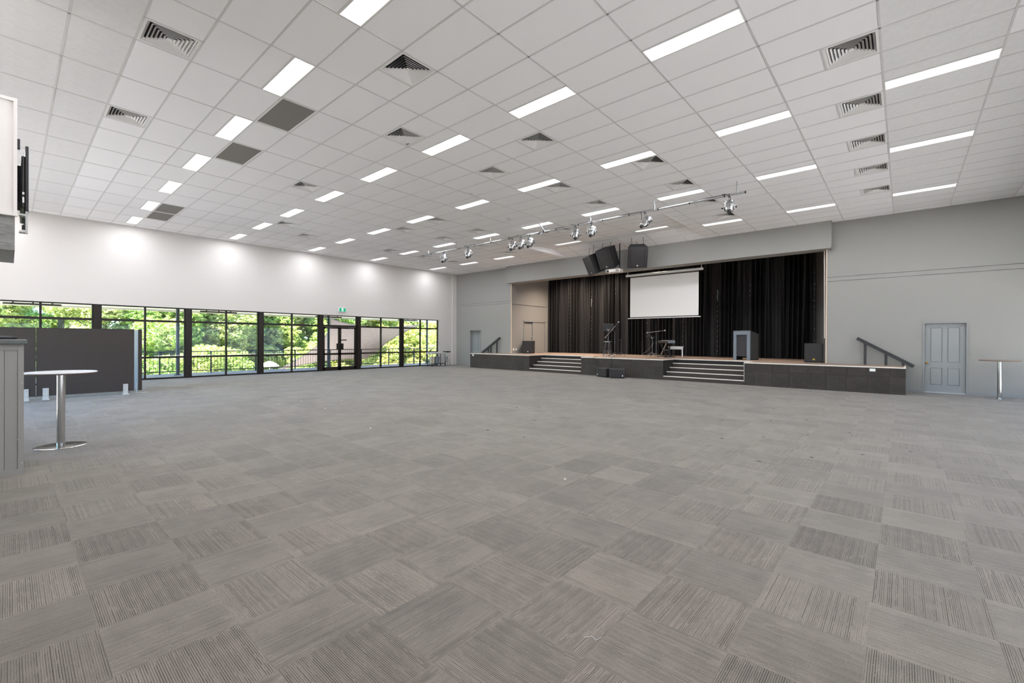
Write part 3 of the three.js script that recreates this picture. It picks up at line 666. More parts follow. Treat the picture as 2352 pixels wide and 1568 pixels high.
// ---------------------------------------------------------------- projection screen
{
  const z = -18.6, o = thing('projection_screen', 'white pull-down projection screen hung before the black curtain', 'projection screen', [0, 0, z]);
  const tape = std(0x5a5049, 0.8);
  mesh('drop_border', span(-9.28, -6.27, 4.275, 4.345, -0.003, 0), tape, o); mesh('foot_border', span(-9.28, -6.27, 2.465, 2.51, -0.003, 0), tape, o);
  mesh('sheet', span(-9.28, -6.27, 2.51, 4.275, -0.003, 0.001), M.screen, o);
  mesh('case', rbox(3.4, 0.095, 0.1, -7.79, 4.385, 0, 0.02), M.frameW, o);
  mesh('batten', rbox(3.2, 0.035, 0.03, -7.78, 2.45, 0, 0.012), M.frameW, o);
  for (const [x, dx] of [[-9.40, 0.05], [-6.16, -0.06]]) { mesh('hanger', rod(V(x, 4.42, 0), V(x + dx, 5.55, 0), 0.012), M.frameW, o); mesh('bracket', box(0.05, 0.1, 0.08, x, 4.39, 0), M.frameW, o); }
}
// long pale pole leaning in the wing
tag(mesh('curtain_pole', rod(V(-1.93, 1.56, ZS - 0.06), V(-1.95, 4.42, ZS - 0.07), 0.016), M.nosing), 'thin pale curtain pole hanging in the opening beside the floor loudspeaker', 'pole');
// stage downlights behind the bulkhead
for (const [x, zl, w, an, back] of [[-13.6, -19.4, 85, 1.2, -0.5], [-11.4, -19.4, 80, 1.2, -0.5], [-8.0, -18.9, 38, 0.62, 0.5], [-4.4, -18.5, 38, 0.62, 0.3]]) {
  const o = thing('stage_lamp', 'small tungsten downlight behind the bulkhead over the stage', 'lamp', [x, 5.3, zl], 0, 'stage downlights behind the bulkhead');
  mesh('can', [cyl(0.09, 0.09, 0.24, 0, 0.13, 0, 20)], M.black, o);
  mesh('lens', cyl(0.075, 0.075, 0.01, 0, 0.0, 0, 20), std(0xfff0d8, 0.4, { emissive: 0xffd9a8, emissiveIntensity: 2 }), o);
  const L = new THREE.SpotLight(0xffe8d4, w, 0, an, 0.7, 2); L.position.set(0, -0.02, 0); L.target.position.set(0, -4.2, back); L.shadow.radius = 4; L.castShadow = true; o.add(L, L.target);
}

// ---------------------------------------------------------------- lighting bar with stage lanterns
{
  const y = 5.0, z = -11.6;
  for (const [a, b, l, hs] of [[-15.2, -9.05, 'long scaffold lighting bar carrying five chrome lanterns toward the window wall', [-14.9, -13.17, -11.3]], [-8.85, -2.84, 'long scaffold lighting bar carrying four chrome lanterns with black end cap', [-8.75, -7.1, -5.1, -3.03]]]) {
    const o = thing('lighting_bar', l, 'lighting bar', [0, y, z]);
    mesh('pipe', rod(V(a, 0, 0), V(b, 0, 0), 0.024, 16), M.silver, o);
    for (const e of [a, b]) mesh('end_cap', rod(V(e - 0.012, 0, 0), V(e + 0.012, 0, 0), 0.03, 16), M.black, o);
    for (const x of hs) { const h = mesh('hanger', rod(V(x, 0, 0), V(x, HC - y, 0), 0.006), M.chromeDark, o); mesh('clevis', [box(0.03, 0.14, 0.03, x, 0.08, 0), cyl(0.032, 0.032, 0.04, x, 0, 0, 16, 0, 0, Math.PI / 2)], M.silver, h); }
    for (let i = 0; i < 7; i++) mesh('cable_tie', rod(V(a + (b - a) * (0.08 + i * 0.14), 0, 0), V(a + (b - a) * (0.08 + i * 0.14) + 0.03, 0, 0), 0.028, 12), M.black, o);
    mesh('cable', tube(Array.from({ length: 14 }, (_, i) => V(a + (b - a) * (i + 0.5) / 14, 0.03 + 0.012 * Math.sin(i * 2.3), 0.014 * Math.cos(i * 1.7))), 0.007, 80), M.black, o);
  }
  const c = thing('power_cable', 'grey cable looping from the ceiling to the two lighting bars', 'cable', [-8.95, 5.0, z]);
  mesh('loop', [tube([V(-0.1, 0.3, 0), V(0.05, 0.1, 0), V(0.02, -0.06, 0), V(-0.2, -0.02, 0)], 0.014), tube([V(-0.09, 0.3, 0.03), V(0.07, 0.1, 0.02), V(0.18, -0.04, 0), V(0.34, 0.0, 0)], 0.014)], M.chromeDark, c);
  // one lantern: barrel along -z, hung from a yoke
  const proto = thing('stage_lantern', 'x', 'stage light', [0, y, z]);
  mesh('clamp', [rbox(0.05, 0.09, 0.05, 0, -0.01, 0, 0.01), rod(V(0, -0.05, 0), V(0, -0.13, 0), 0.008)], M.chromeDark, proto);
  mesh('yoke', [box(0.26, 0.006, 0.03, 0, -0.13, 0), box(0.006, 0.2, 0.03, 0.13, -0.23, 0), box(0.006, 0.2, 0.03, -0.13, -0.23, 0)], M.chrome, proto);
  const head = new THREE.Group(); head.name = 'head'; head.position.set(0, -0.3, 0); head.rotation.x = 0.75; proto.add(head);
  mesh('barrel', [place(lathe([[0.001, -0.16], [0.06, -0.155], [0.075, -0.13], [0.08, -0.08], [0.108, -0.04], [0.11, 0.17], [0.116, 0.172], [0.116, 0.185], [0.1, 0.185], [0.1, 0.0], [0.001, -0.02]], 28), 0, 0, 0, Math.PI / 2 + Math.PI, 0, 0), ...[-0.02, 0.0, 0.02].map((q) => place(new THREE.TorusGeometry(0.11, 0.005, 6, 28), 0, 0, q + 0.02))], M.chrome, head);
  mesh('rear_socket', [cyl(0.045, 0.05, 0.07, 0, 0, 0.17, 16, Math.PI / 2)], M.charcoal, head);
  mesh('gel_clip', [0.6, 2.2, 3.9, 5.4].map((t) => box(0.02, 0.03, 0.012, 0.115 * Math.cos(t), 0.115 * Math.sin(t), -0.185)), M.black, head);
  mesh('lamp_face', cyl(0.098, 0.098, 0.006, 0, 0, -0.12, 24, Math.PI / 2), M.chromeDark, head);
  mesh('knob', [cyl(0.018, 0.018, 0.04, 0.15, 0, 0, 12, 0, 0, Math.PI / 2), cyl(0.018, 0.018, 0.04, -0.15, 0, 0, 12, 0, 0, Math.PI / 2)], M.black, head);
  mesh('lead', tube([V(0, -0.23, 0.13), V(0.03, -0.12, 0.16), V(-0.06, 0.0, 0.1), V(-0.16, 0.03, 0.02)], 0.008), M.black, proto);
  const xs = [-3.2, -5.36, -7.05, -7.62, -9.45, -9.83, -10.23, -12.46, -13.92], tr = [0.25, -0.35, 0.25, 0.5, 0.2, 0.3, 0.3, 0.5, 0.55];
  const ls = ['chrome stage lantern at the capped end of the lighting bar', 'chrome stage lantern alone beside a ceiling hanger, turned to the lectern', 'chrome stage lantern above the hanging speakers, outer of two', 'chrome stage lantern above the hanging speakers, inner of two', 'chrome stage lantern of a close trio, beside the cable loop', 'chrome stage lantern in the middle of a close trio', 'chrome stage lantern of a close trio, away from the cable loop', 'chrome stage lantern alone on the bar beyond the trio', 'chrome stage lantern last on the bar towards the window wall'];
  xs.forEach((x, i) => {
    const o = i ? dup(proto, [x, y, z], tr[i], ls[i], 'chrome lanterns on the lighting bars') : proto;
    if (!i) { o.position.x = x; o.rotation.y = tr[0]; tag(o, ls[0], 'stage light', 'chrome lanterns on the lighting bars'); }
  });
}
// ---------------------------------------------------------------- hanging loudspeakers and projector
function cabinet(parent, w, h, d, taper = 0.72) {
  const s = new THREE.Shape([[-w / 2, 0], [w / 2, 0], [w / 2, -0.06], [w / 2 * taper, -d], [-w / 2 * taper, -d], [-w / 2, -0.06]].map(([a, b]) => new THREE.Vector2(a, b)));
  const g = new THREE.ExtrudeGeometry(s, { depth: h, bevelEnabled: true, bevelSize: 0.008, bevelThickness: 0.008, bevelSegments: 2 });
  place(g, 0, h / 2, 0, Math.PI / 2); // depth runs down
  mesh('cabinet', metres(g), M.speaker, parent);
  mesh('grille', [rbox(w * 0.72, h - 0.05, 0.02, 0, 0, 0.012, 0.006), rbox(w * 0.11, h - 0.05, 0.018, -w * 0.425, 0, 0.004, 0.006, 0, -0.25), rbox(w * 0.11, h - 0.05, 0.018, w * 0.425, 0, 0.004, 0.006, 0, 0.25)], M.speakerGrille, parent);
}
{
  const list = [[-10.05, 4.62, -16.35, -0.62, 0.42, 'dark hanging loudspeaker angled towards the windows, outermost of the cluster'], [-9.16, 4.76, -16.1, -0.18, 0.44, 'dark hanging loudspeaker in the middle of the cluster above the projector'], [-7.73, 4.66, -16.1, 0.54, 0.46, 'brownish hanging loudspeaker above the projection screen']];
  for (const [x, y, z, yaw, tilt, l] of list) {
    const o = thing('hanging_speaker', l, 'speaker', [x, y, z], yaw, 'loudspeakers hung by chains before the stage');
    const c = new THREE.Group(); c.name = 'enclosure'; c.rotation.x = tilt; o.add(c);
    cabinet(c, 0.72, 0.8, 0.5);
    mesh('badge', rbox(0.05, 0.05, 0.006, 0.0, -0.31, 0.025, 0.003), M.badge, c);
    mesh('badge_mark', [box(0.008, 0.03, 0.004, -0.012, -0.31, 0.029, 0, 0, 0), box(0.008, 0.03, 0.004, 0.012, -0.31, 0.029), box(0.008, 0.036, 0.004, 0, -0.31, 0.029, 0, 0, 0.7)], M.charcoal, c);
    mesh('chain', [rod(V(-0.22, 0.36, -0.05), V(-0.22, HC + 0.17 - y, -0.12), 0.008), rod(V(0.22, 0.36, -0.05), V(0.22, HC + 0.17 - y, -0.12), 0.008), rod(V(0, 0.1, -0.5), V(0, HC + 0.1 - y, -0.55), 0.008)], M.black, o);
  }
  const o = thing('projector', 'white data projector hung below the middle loudspeaker', 'projector', [-8.83, 4.28, -16.3], 0.05);
  mesh('body', rbox(0.62, 0.12, 0.34, 0, 0, 0, 0.02), M.bulk, o);
  mesh('lens', [cyl(0.05, 0.055, 0.05, -0.22, -0.01, 0.18, 20, Math.PI / 2)], M.charcoal, o);
  mesh('vent', [rbox(0.14, 0.07, 0.01, 0.2, 0, 0.17, 0.004)], M.plaster, o);
  mesh('mount_pole', rod(V(0.17, 0.06, -0.12), V(0.17, HC - 4.28 + 0.1, -0.12), 0.022), M.black, o);
  mesh('mount_arm', box(0.3, 0.02, 0.2, 0.08, 0.07, -0.08), M.charcoal, o);
  mesh('foot', [box(0.03, 0.05, 0.05, -0.2, -0.07, 0.05), box(0.03, 0.03, 0.05, 0.22, -0.07, 0.05)], M.bulk, o);
}
// ---------------------------------------------------------------- floor loudspeakers on the stage
{
  const a = thing('subwoofer', 'square black loudspeaker with yellow triangle badge at the stage opening', 'speaker', [-2.235, ST, -17.72], 0.12);
  mesh('cabinet', rbox(0.53, 0.64, 0.5, 0, 0.325, -0.24, 0.012), M.speaker, a); mesh('grille', rbox(0.46, 0.57, 0.02, 0, 0.325, 0.012, 0.006), M.speakerGrille, a);
  const t = new THREE.Shape([[-0.045, 0], [0.045, 0], [0, 0.06]].map(([p, q]) => new THREE.Vector2(p, q)));
  const b = mesh('badge', place(new THREE.ExtrudeGeometry(t, { depth: 0.004, bevelEnabled: false }), 0.0, 0.09, 0.023), M.yellow, a);
  mesh('badge_mark', [box(0.008, 0.02, 0.002, -0.008, 0.108, 0.028, 0, 0, 0.5), box(0.008, 0.02, 0.002, 0.008, 0.108, 0.028, 0, 0, -0.5)], M.black, b);
  mesh('foot', [[-0.2, 0], [0.2, 0], [-0.2, -0.4], [0.2, -0.4]].map(([x, z]) => cyl(0.02, 0.02, 0.012, x, 0.004, z, 10)), M.black, a);
  const s = thing('subwoofer', 'wide black bass speaker with side grip before the flush double door', 'speaker', [-14.92, ST, -18.2], 0.55);
  mesh('cabinet', rbox(0.6, 0.66, 0.62, 0, 0.335, -0.3, 0.012), M.speaker, s); mesh('grille', rbox(0.53, 0.59, 0.02, 0, 0.335, 0.014, 0.006), M.speakerGrille, s);
  mesh('side_grip', [rbox(0.02, 0.13, 0.14, 0.298, 0.44, -0.3, 0.006)], M.blackGloss, s); mesh('badge', cyl(0.028, 0.028, 0.006, 0, 0.1, 0.026, 16, Math.PI / 2), M.badge, s);
  mesh('socket', rbox(0.03, 0.04, 0.03, 0.3, 0.38, -0.3, 0.005), M.silver, s);
}
// wedge monitors on the floor before the stage
for (const [x, z, turn, l, bx] of [[-9.02, -15.62, -0.35, 'black floor monitor speaker turned to the windows', -0.22], [-8.28, -15.52, 0.42, 'black floor monitor speaker turned to the panelled door', 0.21]]) {
  const o = thing('floor_monitor', l, 'speaker', [x, 0, z], turn, 'floor monitors leaning before the stage');
  mesh('cabinet', [rbox(0.58, 0.36, 0.3, 0, 0.18, -0.15, 0.03)], M.speaker, o);
  mesh('grille', rbox(0.52, 0.3, 0.02, 0, 0.18, 0.004, 0.01), M.speakerGrille, o);
  mesh('rim', [box(0.57, 0.012, 0.012, 0, 0.346, 0.004), box(0.012, 0.33, 0.012, -0.275, 0.18, 0.004), box(0.012, 0.33, 0.012, 0.275, 0.18, 0.004)], M.chromeDark, o);
  mesh('badge', cyl(0.022, 0.022, 0.006, bx, 0.1, 0.016, 16, Math.PI / 2), M.badge, o);
}
for (const [a, b, l] of [[[-9.66, -9.15], [-15.72, 0], 'thin cable running down the stage face to the window side monitor'], [[-8.86, -8.78], [-15.74, 0], 'thin cable dropping between the two floor monitors']])
  tag(mesh('speaker_cable', tube([V(a[0], ST + 0.01, ZF - 0.3), V(a[0], ST + 0.01, ZF + 0.02), V((a[0] + a[1]) / 2, 0.4, ZF + 0.05), V(a[1], 0.22, b[0] - 0.2)], 0.006, 30), M.black), l, 'cable');
// ---------------------------------------------------------------- lectern
{
  const o = thing('lectern', 'grey framed lectern with dark inset panel and sloping top', 'lectern', [-4.53, ST, -18.1], -0.34);
  const w = 0.66, d = 0.52, h = 1.08;
  mesh('front_frame', [span(-w / 2, -w / 2 + 0.12, 0, h, -0.03, 0.01), span(w / 2 - 0.12, w / 2, 0, h, -0.03, 0.01), span(-w / 2 + 0.12, w / 2 - 0.12, h - 0.14, h, -0.03, 0.01)].map((g) => metres(g)), M.lecternFrame, o);
  mesh('front_panel', span(-w / 2 + 0.1, w / 2 - 0.1, 0.14, h - 0.1, -0.06, -0.03), M.lecternPanel, o);
  for (const s of [-1, 1]) {
    const sh = new THREE.Shape([[0.03, 0], [d, 0], [d, h - 0.13], [0.03, h]].map(([a, b]) => new THREE.Vector2(a, b)));
    mesh('side_panel', place(new THREE.ExtrudeGeometry(sh, { depth: 0.03, bevelEnabled: false }), s * (w / 2 - 0.015) + 0.015, 0, 0, 0, Math.PI / 2, 0).translate(-0.03, 0, 0), M.lecternSide, o);
  }
  mesh('top', box(w, 0.03, d + 0.02, 0, h - 0.06, -d / 2, -0.26), M.lecternSide, o);
  mesh('shelf', span(-w / 2 + 0.03, w / 2 - 0.03, 0.5, 0.53, -d + 0.02, -0.06), M.lecternSide, o);
}
// ---------------------------------------------------------------- music stands, microphone stands, stool
function tripod(parent, name, r, h, m, n = 3, rot = 0) {
  for (let i = 0; i < n; i++) { const t = rot + i * Math.PI * 2 / n; mesh(name, rod(V(0, h, 0), V(Math.cos(t) * r, 0.012, Math.sin(t) * r), 0.011), m, parent); }
}
function musicStand(label, pos, turn, deskY, tilt, m) {
  const o = thing('music_stand', label, 'music stand', pos, turn);
  tripod(o, 'leg', 0.28, 0.2, M.chromeDark, 3, 0.4);
  mesh('pole', [rod(V(0, 0.1, 0), V(0, deskY - 0.06, 0), 0.012), cyl(0.022, 0.022, 0.08, 0, deskY * 0.62, 0, 12)], M.chromeDark, o);
  const d = new THREE.Group(); d.name = 'desk'; d.position.set(0, deskY, 0); d.rotation.x = -tilt; o.add(d);
  mesh('desk_plate', [rbox(0.48, 0.32, 0.01, 0, 0.12, 0, 0.004), box(0.48, 0.012, 0.06, 0, -0.04, 0.03)], m, d);
  mesh('desk_ledge', box(0.5, 0.02, 0.015, 0, 0.285, 0.004), M.chromeDark, d);
  mesh('clamp', [box(0.06, 0.05, 0.05, 0, 0, -0.03), rod(V(-0.06, 0.06, -0.02), V(0, 0, -0.02), 0.008), rod(V(0.06, 0.06, -0.02), V(0, 0, -0.02), 0.008)], M.silver, d);
  return o;
}
musicStand('tall black music stand upright near the stage edge', [-10.17, ST, -18.22], 0.5 + Math.PI, 1.18, 0.15, M.charcoal);
musicStand('black music stand with its desk tipped flat beside the keyboard', [-8.29, ST, -18.75], 1.9, 0.85, 0.95, M.charcoal);
function micStand(label, pos, top, a, b) {
  const o = thing('microphone_stand', label, 'mic stand', pos);
  tripod(o, 'leg', 0.3, 0.16, M.chromeDark, 3, 1.1);
  mesh('pole', [rod(V(0, 0.08, 0), V(0, top, 0), 0.011), cyl(0.02, 0.02, 0.1, 0, top * 0.55, 0, 12)], M.chromeDark, o);
  const bm = mesh('boom', rod(a, b, 0.009), M.silver, o); mesh('counterweight', rod(a, a.clone().lerp(b, 0.1), 0.018), M.silver, bm);
  const dir = b.clone().sub(a).normalize();
  const mc = mesh('microphone', [rod(b.clone().addScaledVector(dir, -0.05), b.clone().addScaledVector(dir, 0.14), 0.014, 12, 0.022)], M.charcoal, o);
  const tp = b.clone().addScaledVector(dir, 0.17); mesh('microphone_head', sph(0.034, tp.x, tp.y, tp.z), M.silver, mc);
  mesh('clutch', sph(0.026, 0, top, 0), M.black, o);
}
micStand('boom microphone stand rising above the tall music stand', [-9.88, ST, -18.3], 1.14, V(-0.48, 0.82, 0.05), V(0.06, 1.42, -0.02));
micStand('boom microphone stand reaching over the keyboard', [-8.15, ST, -18.85], 1.06, V(-0.44, 1.06, 0.02), V(0.2, 1.13, -0.02));
{
  const o = thing('bar_stool', 'round seated metal stool behind the tall music stand', 'stool', [-10.42, ST, -18.62]);
  mesh('seat', cyl(0.18, 0.18, 0.035, 0, 0.65, 0, 24), M.silver, o);
  for (let i = 0; i < 4; i++) { const t = i * Math.PI / 2 + 0.5; mesh('leg', rod(V(Math.cos(t) * 0.12, 0.64, Math.sin(t) * 0.12), V(Math.cos(t) * 0.22, 0, Math.sin(t) * 0.22), 0.012), M.chromeDark, o); }
  mesh('foot_ring', place(new THREE.TorusGeometry(0.19, 0.008, 8, 28), 0, 0.22, 0, Math.PI / 2), M.chromeDark, o);
  const p = thing('speaker_stand', 'thin black stand with short cross bar behind the boom microphone', 'stand', [-9.72, ST, -18.6]);
  tripod(p, 'leg', 0.24, 0.18, M.charcoal, 3, 0.2);
  mesh('pole', [rod(V(0, 0.1, 0), V(0, 0.75, 0), 0.014)], M.charcoal, p); mesh('cross_bar', box(0.16, 0.02, 0.03, -0.05, 0.74, 0), M.charcoal, p);
  for (const [x, l] of [[-10.16, 'small pale effects pedal at the foot of the music stand'], [-9.8, 'small pale effects pedal beside the microphone stand foot']]) { const e = thing('effects_pedal', l, 'pedal', [x, ST, -17.98]); mesh('case', rbox(0.1, 0.05, 0.12, 0, 0.025, 0, 0.012), M.bracket, e); mesh('switch', cyl(0.014, 0.014, 0.014, 0, 0.055, 0.03, 12), M.chromeDark, e); }
}
{
  const o = thing('keyboard_piano', 'dark electric keyboard on a crossed stand', 'keyboard', [-7.82, ST, -19.1], -0.74);
  mesh('case', rbox(1.05, 0.1, 0.3, 0, 0.66, 0, 0.02), M.charcoal, o); mesh('end_block', rbox(0.02, 0.12, 0.31, 0.53, 0.66, 0, 0.01), M.lecternFrame, o);
  mesh('white_keys', Array.from({ length: 30 }, (_, i) => box(0.028, 0.02, 0.14, -0.45 + i * 0.031, 0.715, -0.07)), M.plateWhite, o).userData.kind = 'stuff';
  mesh('black_keys', Array.from({ length: 20 }, (_, i) => box(0.014, 0.02, 0.09, -0.43 + i * 0.0465, 0.728, -0.04)), M.black, o).userData.kind = 'stuff';
  for (const z of [-0.12, 0.12]) { mesh('stand_leg', bar(V(-0.32, 0, z), V(0.3, 0.6, z), 0.035, 0.035), z < 0 ? M.black : M.silver, o); mesh('stand_leg', bar(V(0.32, 0, z), V(-0.3, 0.6, z), 0.035, 0.035), M.black, o); }
  mesh('stand_foot', [box(0.04, 0.03, 0.5, -0.32, 0.015, 0), box(0.04, 0.03, 0.5, 0.32, 0.015, 0)], M.black, o);
  mesh('pivot', cyl(0.04, 0.04, 0.3, 0, 0.3, 0, 16, Math.PI / 2), M.chromeDark, o);
  const b = thing('piano_bench', 'pale topped piano bench with black legs', 'bench', [-7.58, ST, -19.65], 0.25);
  mesh('seat', rbox(0.62, 0.05, 0.34, 0, 0.43, 0, 0.012), M.benchTop, b); mesh('apron', [box(0.56, 0.08, 0.02, 0, 0.37, 0.14), box(0.56, 0.08, 0.02, 0, 0.37, -0.14), box(0.02, 0.08, 0.28, 0.28, 0.37, 0), box(0.02, 0.08, 0.28, -0.28, 0.37, 0)], M.benchTop, b);
  for (const [x, z] of [[-0.27, -0.13], [0.27, -0.13], [-0.27, 0.13], [0.27, 0.13]]) mesh('leg', rbox(0.05, 0.4, 0.05, x, 0.2, z, 0.006), x > 0 && z > 0 ? M.benchTop : M.black, b);
  tag(mesh('instrument_cable', tube([V(-8.33, 1.4, -19.0), V(-8.5, 1.15, -19.02), V(-8.75, 0.92, -19.0), V(-8.98, 0.77, -18.95)], 0.008, 24), M.chromeDark), 'thin grey cable sagging from the tipped music stand to the deck', 'cable');
}
// ---------------------------------------------------------------- round high tables
function highTable(label, pos, topM, r, br) {
  const o = thing('high_table', label, 'table', pos);
  mesh('base', place(lathe([[0.001, 0], [br, 0], [br, 0.008], [br * 0.9, 0.012], [0.06, 0.016], [0.001, 0.018]], 56), 0, 0, 0), M.steel, o);
  mesh('column', [cyl(0.042, 0.042, 0.95, 0, 0.49, 0, 32)], M.steel, o);
  mesh('plate', cyl(0.16, 0.12, 0.012, 0, 0.968, 0, 28), M.chromeDark, o);
  const t = mesh('top', place(lathe([[0.001, 0.974], [r - 0.02, 0.974], [r, 0.98], [r, 0.996], [r - 0.006, 1.0], [0.001, 1.0]], 64), 0, 0, 0), topM, o);
  mesh('edge_band', place(lathe([[r - 0.012, 0.972], [r + 0.0015, 0.98], [r + 0.0015, 0.989], [r - 0.012, 0.989]], 64), 0, 0, 0), M.edgeBrown, t);
}
highTable('round white topped high table on a steel pedestal beside the panelled counter', [-8.49, 0, -0.47], M.tableTop, 0.36, 0.26);
highTable('round brown topped high table on a steel pedestal by the panelled door wall', [1.86, 0, -16.85], M.tableTopWood, 0.38, 0.26);
// ---------------------------------------------------------------- room dividers
function divider(label, pos, turn, w, feet) {
  const o = thing('room_divider', label, 'room divider', pos, turn);
  mesh('panel', metres(rbox(w, 1.58, 0.05, 0, 0.885, 0, 0.008)), M.felt, o);
  mesh('edge_profile', [box(w + 0.006, 0.014, 0.056, 0, 1.682, 0), box(0.014, 1.6, 0.056, w / 2 + 0.003, 0.885, 0), box(0.014, 1.6, 0.056, -w / 2 - 0.003, 0.885, 0)], M.felt, o);
  for (const x of feet) { const f = mesh('foot', [rbox(0.1, 0.26, 0.008, x, 0.15, 0.034, 0.003), box(0.12, 0.012, 0.34, x, 0.014, 0.0), box(0.1, 0.26, 0.008, x, 0.15, -0.034)], M.bracket, o); mesh('screw', [[-0.03, 0.07], [0.03, 0.07], [-0.03, -0.06], [0.03, -0.06]].map(([a, b]) => cyl(0.007, 0.007, 0.004, x + a, 0.16 + b, 0.04, 8, Math.PI / 2)), M.chromeDark, f); }
}
divider('dark felt room divider screen with two white feet, beside the window corner', [-15.05, 0, -1.3], Math.PI / 2, 1.72, [-0.72, 0.7].map((v) => v));
divider('dark felt room divider screen half hidden by the panelled counter', [-15.05, 0, 0.45], Math.PI / 2, 1.72, [-0.72, 0.71]);
{
  const o = thing('room_divider', 'grey faced room divider screen turned end on behind the other screens', 'room divider', [-15.98, 0, -2.24], 0.06);
  mesh('panel', rbox(1.72, 1.58, 0.05, 0, 0.885, 0, 0.008), std(0x9b9da0, 0.6), o); mesh('back_felt', box(1.72, 1.58, 0.02, 0, 0.885, -0.036), M.felt, o);
  mesh('edge_profile', box(0.016, 1.6, 0.08, 0.866, 0.885, -0.01), M.felt, o);
  for (const x of [-0.7, 0.74]) mesh('foot', [box(0.1, 0.012, 0.42, x, 0.008, 0), rbox(0.1, 0.26, 0.008, x, 0.14, 0.03, 0.003)], M.bracket, o);
}
// ---------------------------------------------------------------- panelled counter, wall box and television
{
  const x = -7.06, o = thing('bar_counter', 'grey panelled bar counter with dark green-grey top', 'counter', [0, 0, 0]);
  mesh('body', span(x - 0.7, x - 0.012, 0, 1.37, -0.09, ZR - 0.01), M.counter, o);
  mesh('top', rbox(0.86, 0.045, ZR + 0.135, x - 0.38, 1.41, (ZR - 0.135) / 2, 0.006), M.counterTop, o);
  mesh('frame_rail', [span(x - 0.01, x + 0.008, 1.32, 1.385, -0.068, ZR - 0.01), span(x - 0.01, x + 0.008, 0, 0.06, -0.068, ZR - 0.01), span(x - 0.01, x + 0.009, 0, 1.386, -0.111, -0.068), span(x - 0.7, x - 0.01, 0, 1.384, -0.11, -0.092)], M.counter, o);
  for (let i = 0; i < 24; i++) { const z0 = -0.068 + i * 0.095; if (z0 + 0.09 > ZR - 0.02) break; mesh('board', rbox(0.012, 1.27, 0.0925, x - 0.006, 0.69, z0 + 0.0475, 0.003), M.counter, o); }
  mesh('screw', [[0.97, -0.107], [0.37, -0.08], [0.12, -0.109]].map(([y, z]) => sph(0.004, x + 0.008, y, z + 0.01, 8)), M.plateWhite, o);
  const d = thing('radio_handset', 'small black handset lying on the counter top', 'handset', [-7.3, 1.4335, 0.02], 0.4);
  mesh('body', rbox(0.07, 0.03, 0.16, 0, 0.0155, 0, 0.01), M.blackGloss, d); mesh('clip', [box(0.02, 0.008, 0.1, 0.01, 0.034, 0.01)], M.chromeDark, d); mesh('aerial', rod(V(-0.02, 0.03, 0.07), V(-0.03, 0.075, 0.1), 0.003), M.black, d);
  const b = thing('wall_bulkhead', 'white boxed bulkhead with pale trim above the counter', 'bulkhead', [0, 0, 0]);
  b.userData.kind = 'structure';
  mesh('box', span(x - 1.3, x - 0.01, 2.76, 3.96, -0.04, ZR), M.bulk, b);
  mesh('trim', [span(x - 0.02, x + 0.012, 2.74, 2.775, -0.035, ZR), span(x - 0.02, x + 0.012, 3.945, 3.98, -0.035, ZR), span(x - 0.02, x + 0.013, 2.739, 3.981, -0.062, -0.035), span(x - 1.3, x - 0.02, 3.945, 3.98, -0.062, -0.035)], M.bulk, b);
  mesh('board', span(x - 0.012, x + 0.0, 2.775, 3.945, 0.0, ZR), M.bulk, b);
  mesh('hood', span(x - 1.25, x - 0.02, 2.38, 2.76, -0.045, ZR), M.plaster, b);
  mesh('top_box', span(x - 1.25, x - 0.3, 3.96, HC, 1.6, ZR), M.white, b);
  const t = thing('television', 'thin black television seen edge on beside the white bulkhead', 'television', [x - 0.56, 2.81, -0.122], 0.0);
  mesh('panel', rbox(1.12, 0.69, 0.022, 0, 0.35, -0.008, 0.006), M.tvBlack, t); mesh('back', rbox(0.98, 0.56, 0.03, 0.05, 0.31, 0.016, 0.012), M.tvBlack, t);
  mesh('bezel', [box(1.124, 0.69, 0.004, 0, 0.35, -0.021)], M.chromeDark, t);
  mesh('sticker', [box(0.003, 0.025, 0.016, 0.5405, 0.19, 0.016), box(0.003, 0.06, 0.014, 0.5405, 0.12, 0.016)], M.plateWhite, t);
  mesh('wall_mount', [box(0.5, 0.4, 0.03, 0, 0.35, 0.046)], M.charcoal, t);
  const w = thing('soundbar_bracket', 'white slotted bracket below the television', 'bracket', [x - 0.06, 2.57, -0.09]);
  mesh('plate', [rbox(0.03, 0.24, 0.02, 0.03, 0.12, -0.04, 0.004), box(0.09, 0.02, 0.05, 0, 0.02, -0.01), box(0.09, 0.02, 0.05, 0, 0.2, -0.01)], M.bracket, w); mesh('slot', [box(0.02, 0.05, 0.03, 0, 0.07, -0.02), box(0.02, 0.05, 0.03, 0, 0.14, -0.02)], M.black, w);
  tag(mesh('bracket_arm', [box(0.05, 0.1, 0.02, x - 0.05, 3.52, -0.072)], M.charcoal), 'small dark bracket at the bulkhead edge above the television', 'bracket');
}
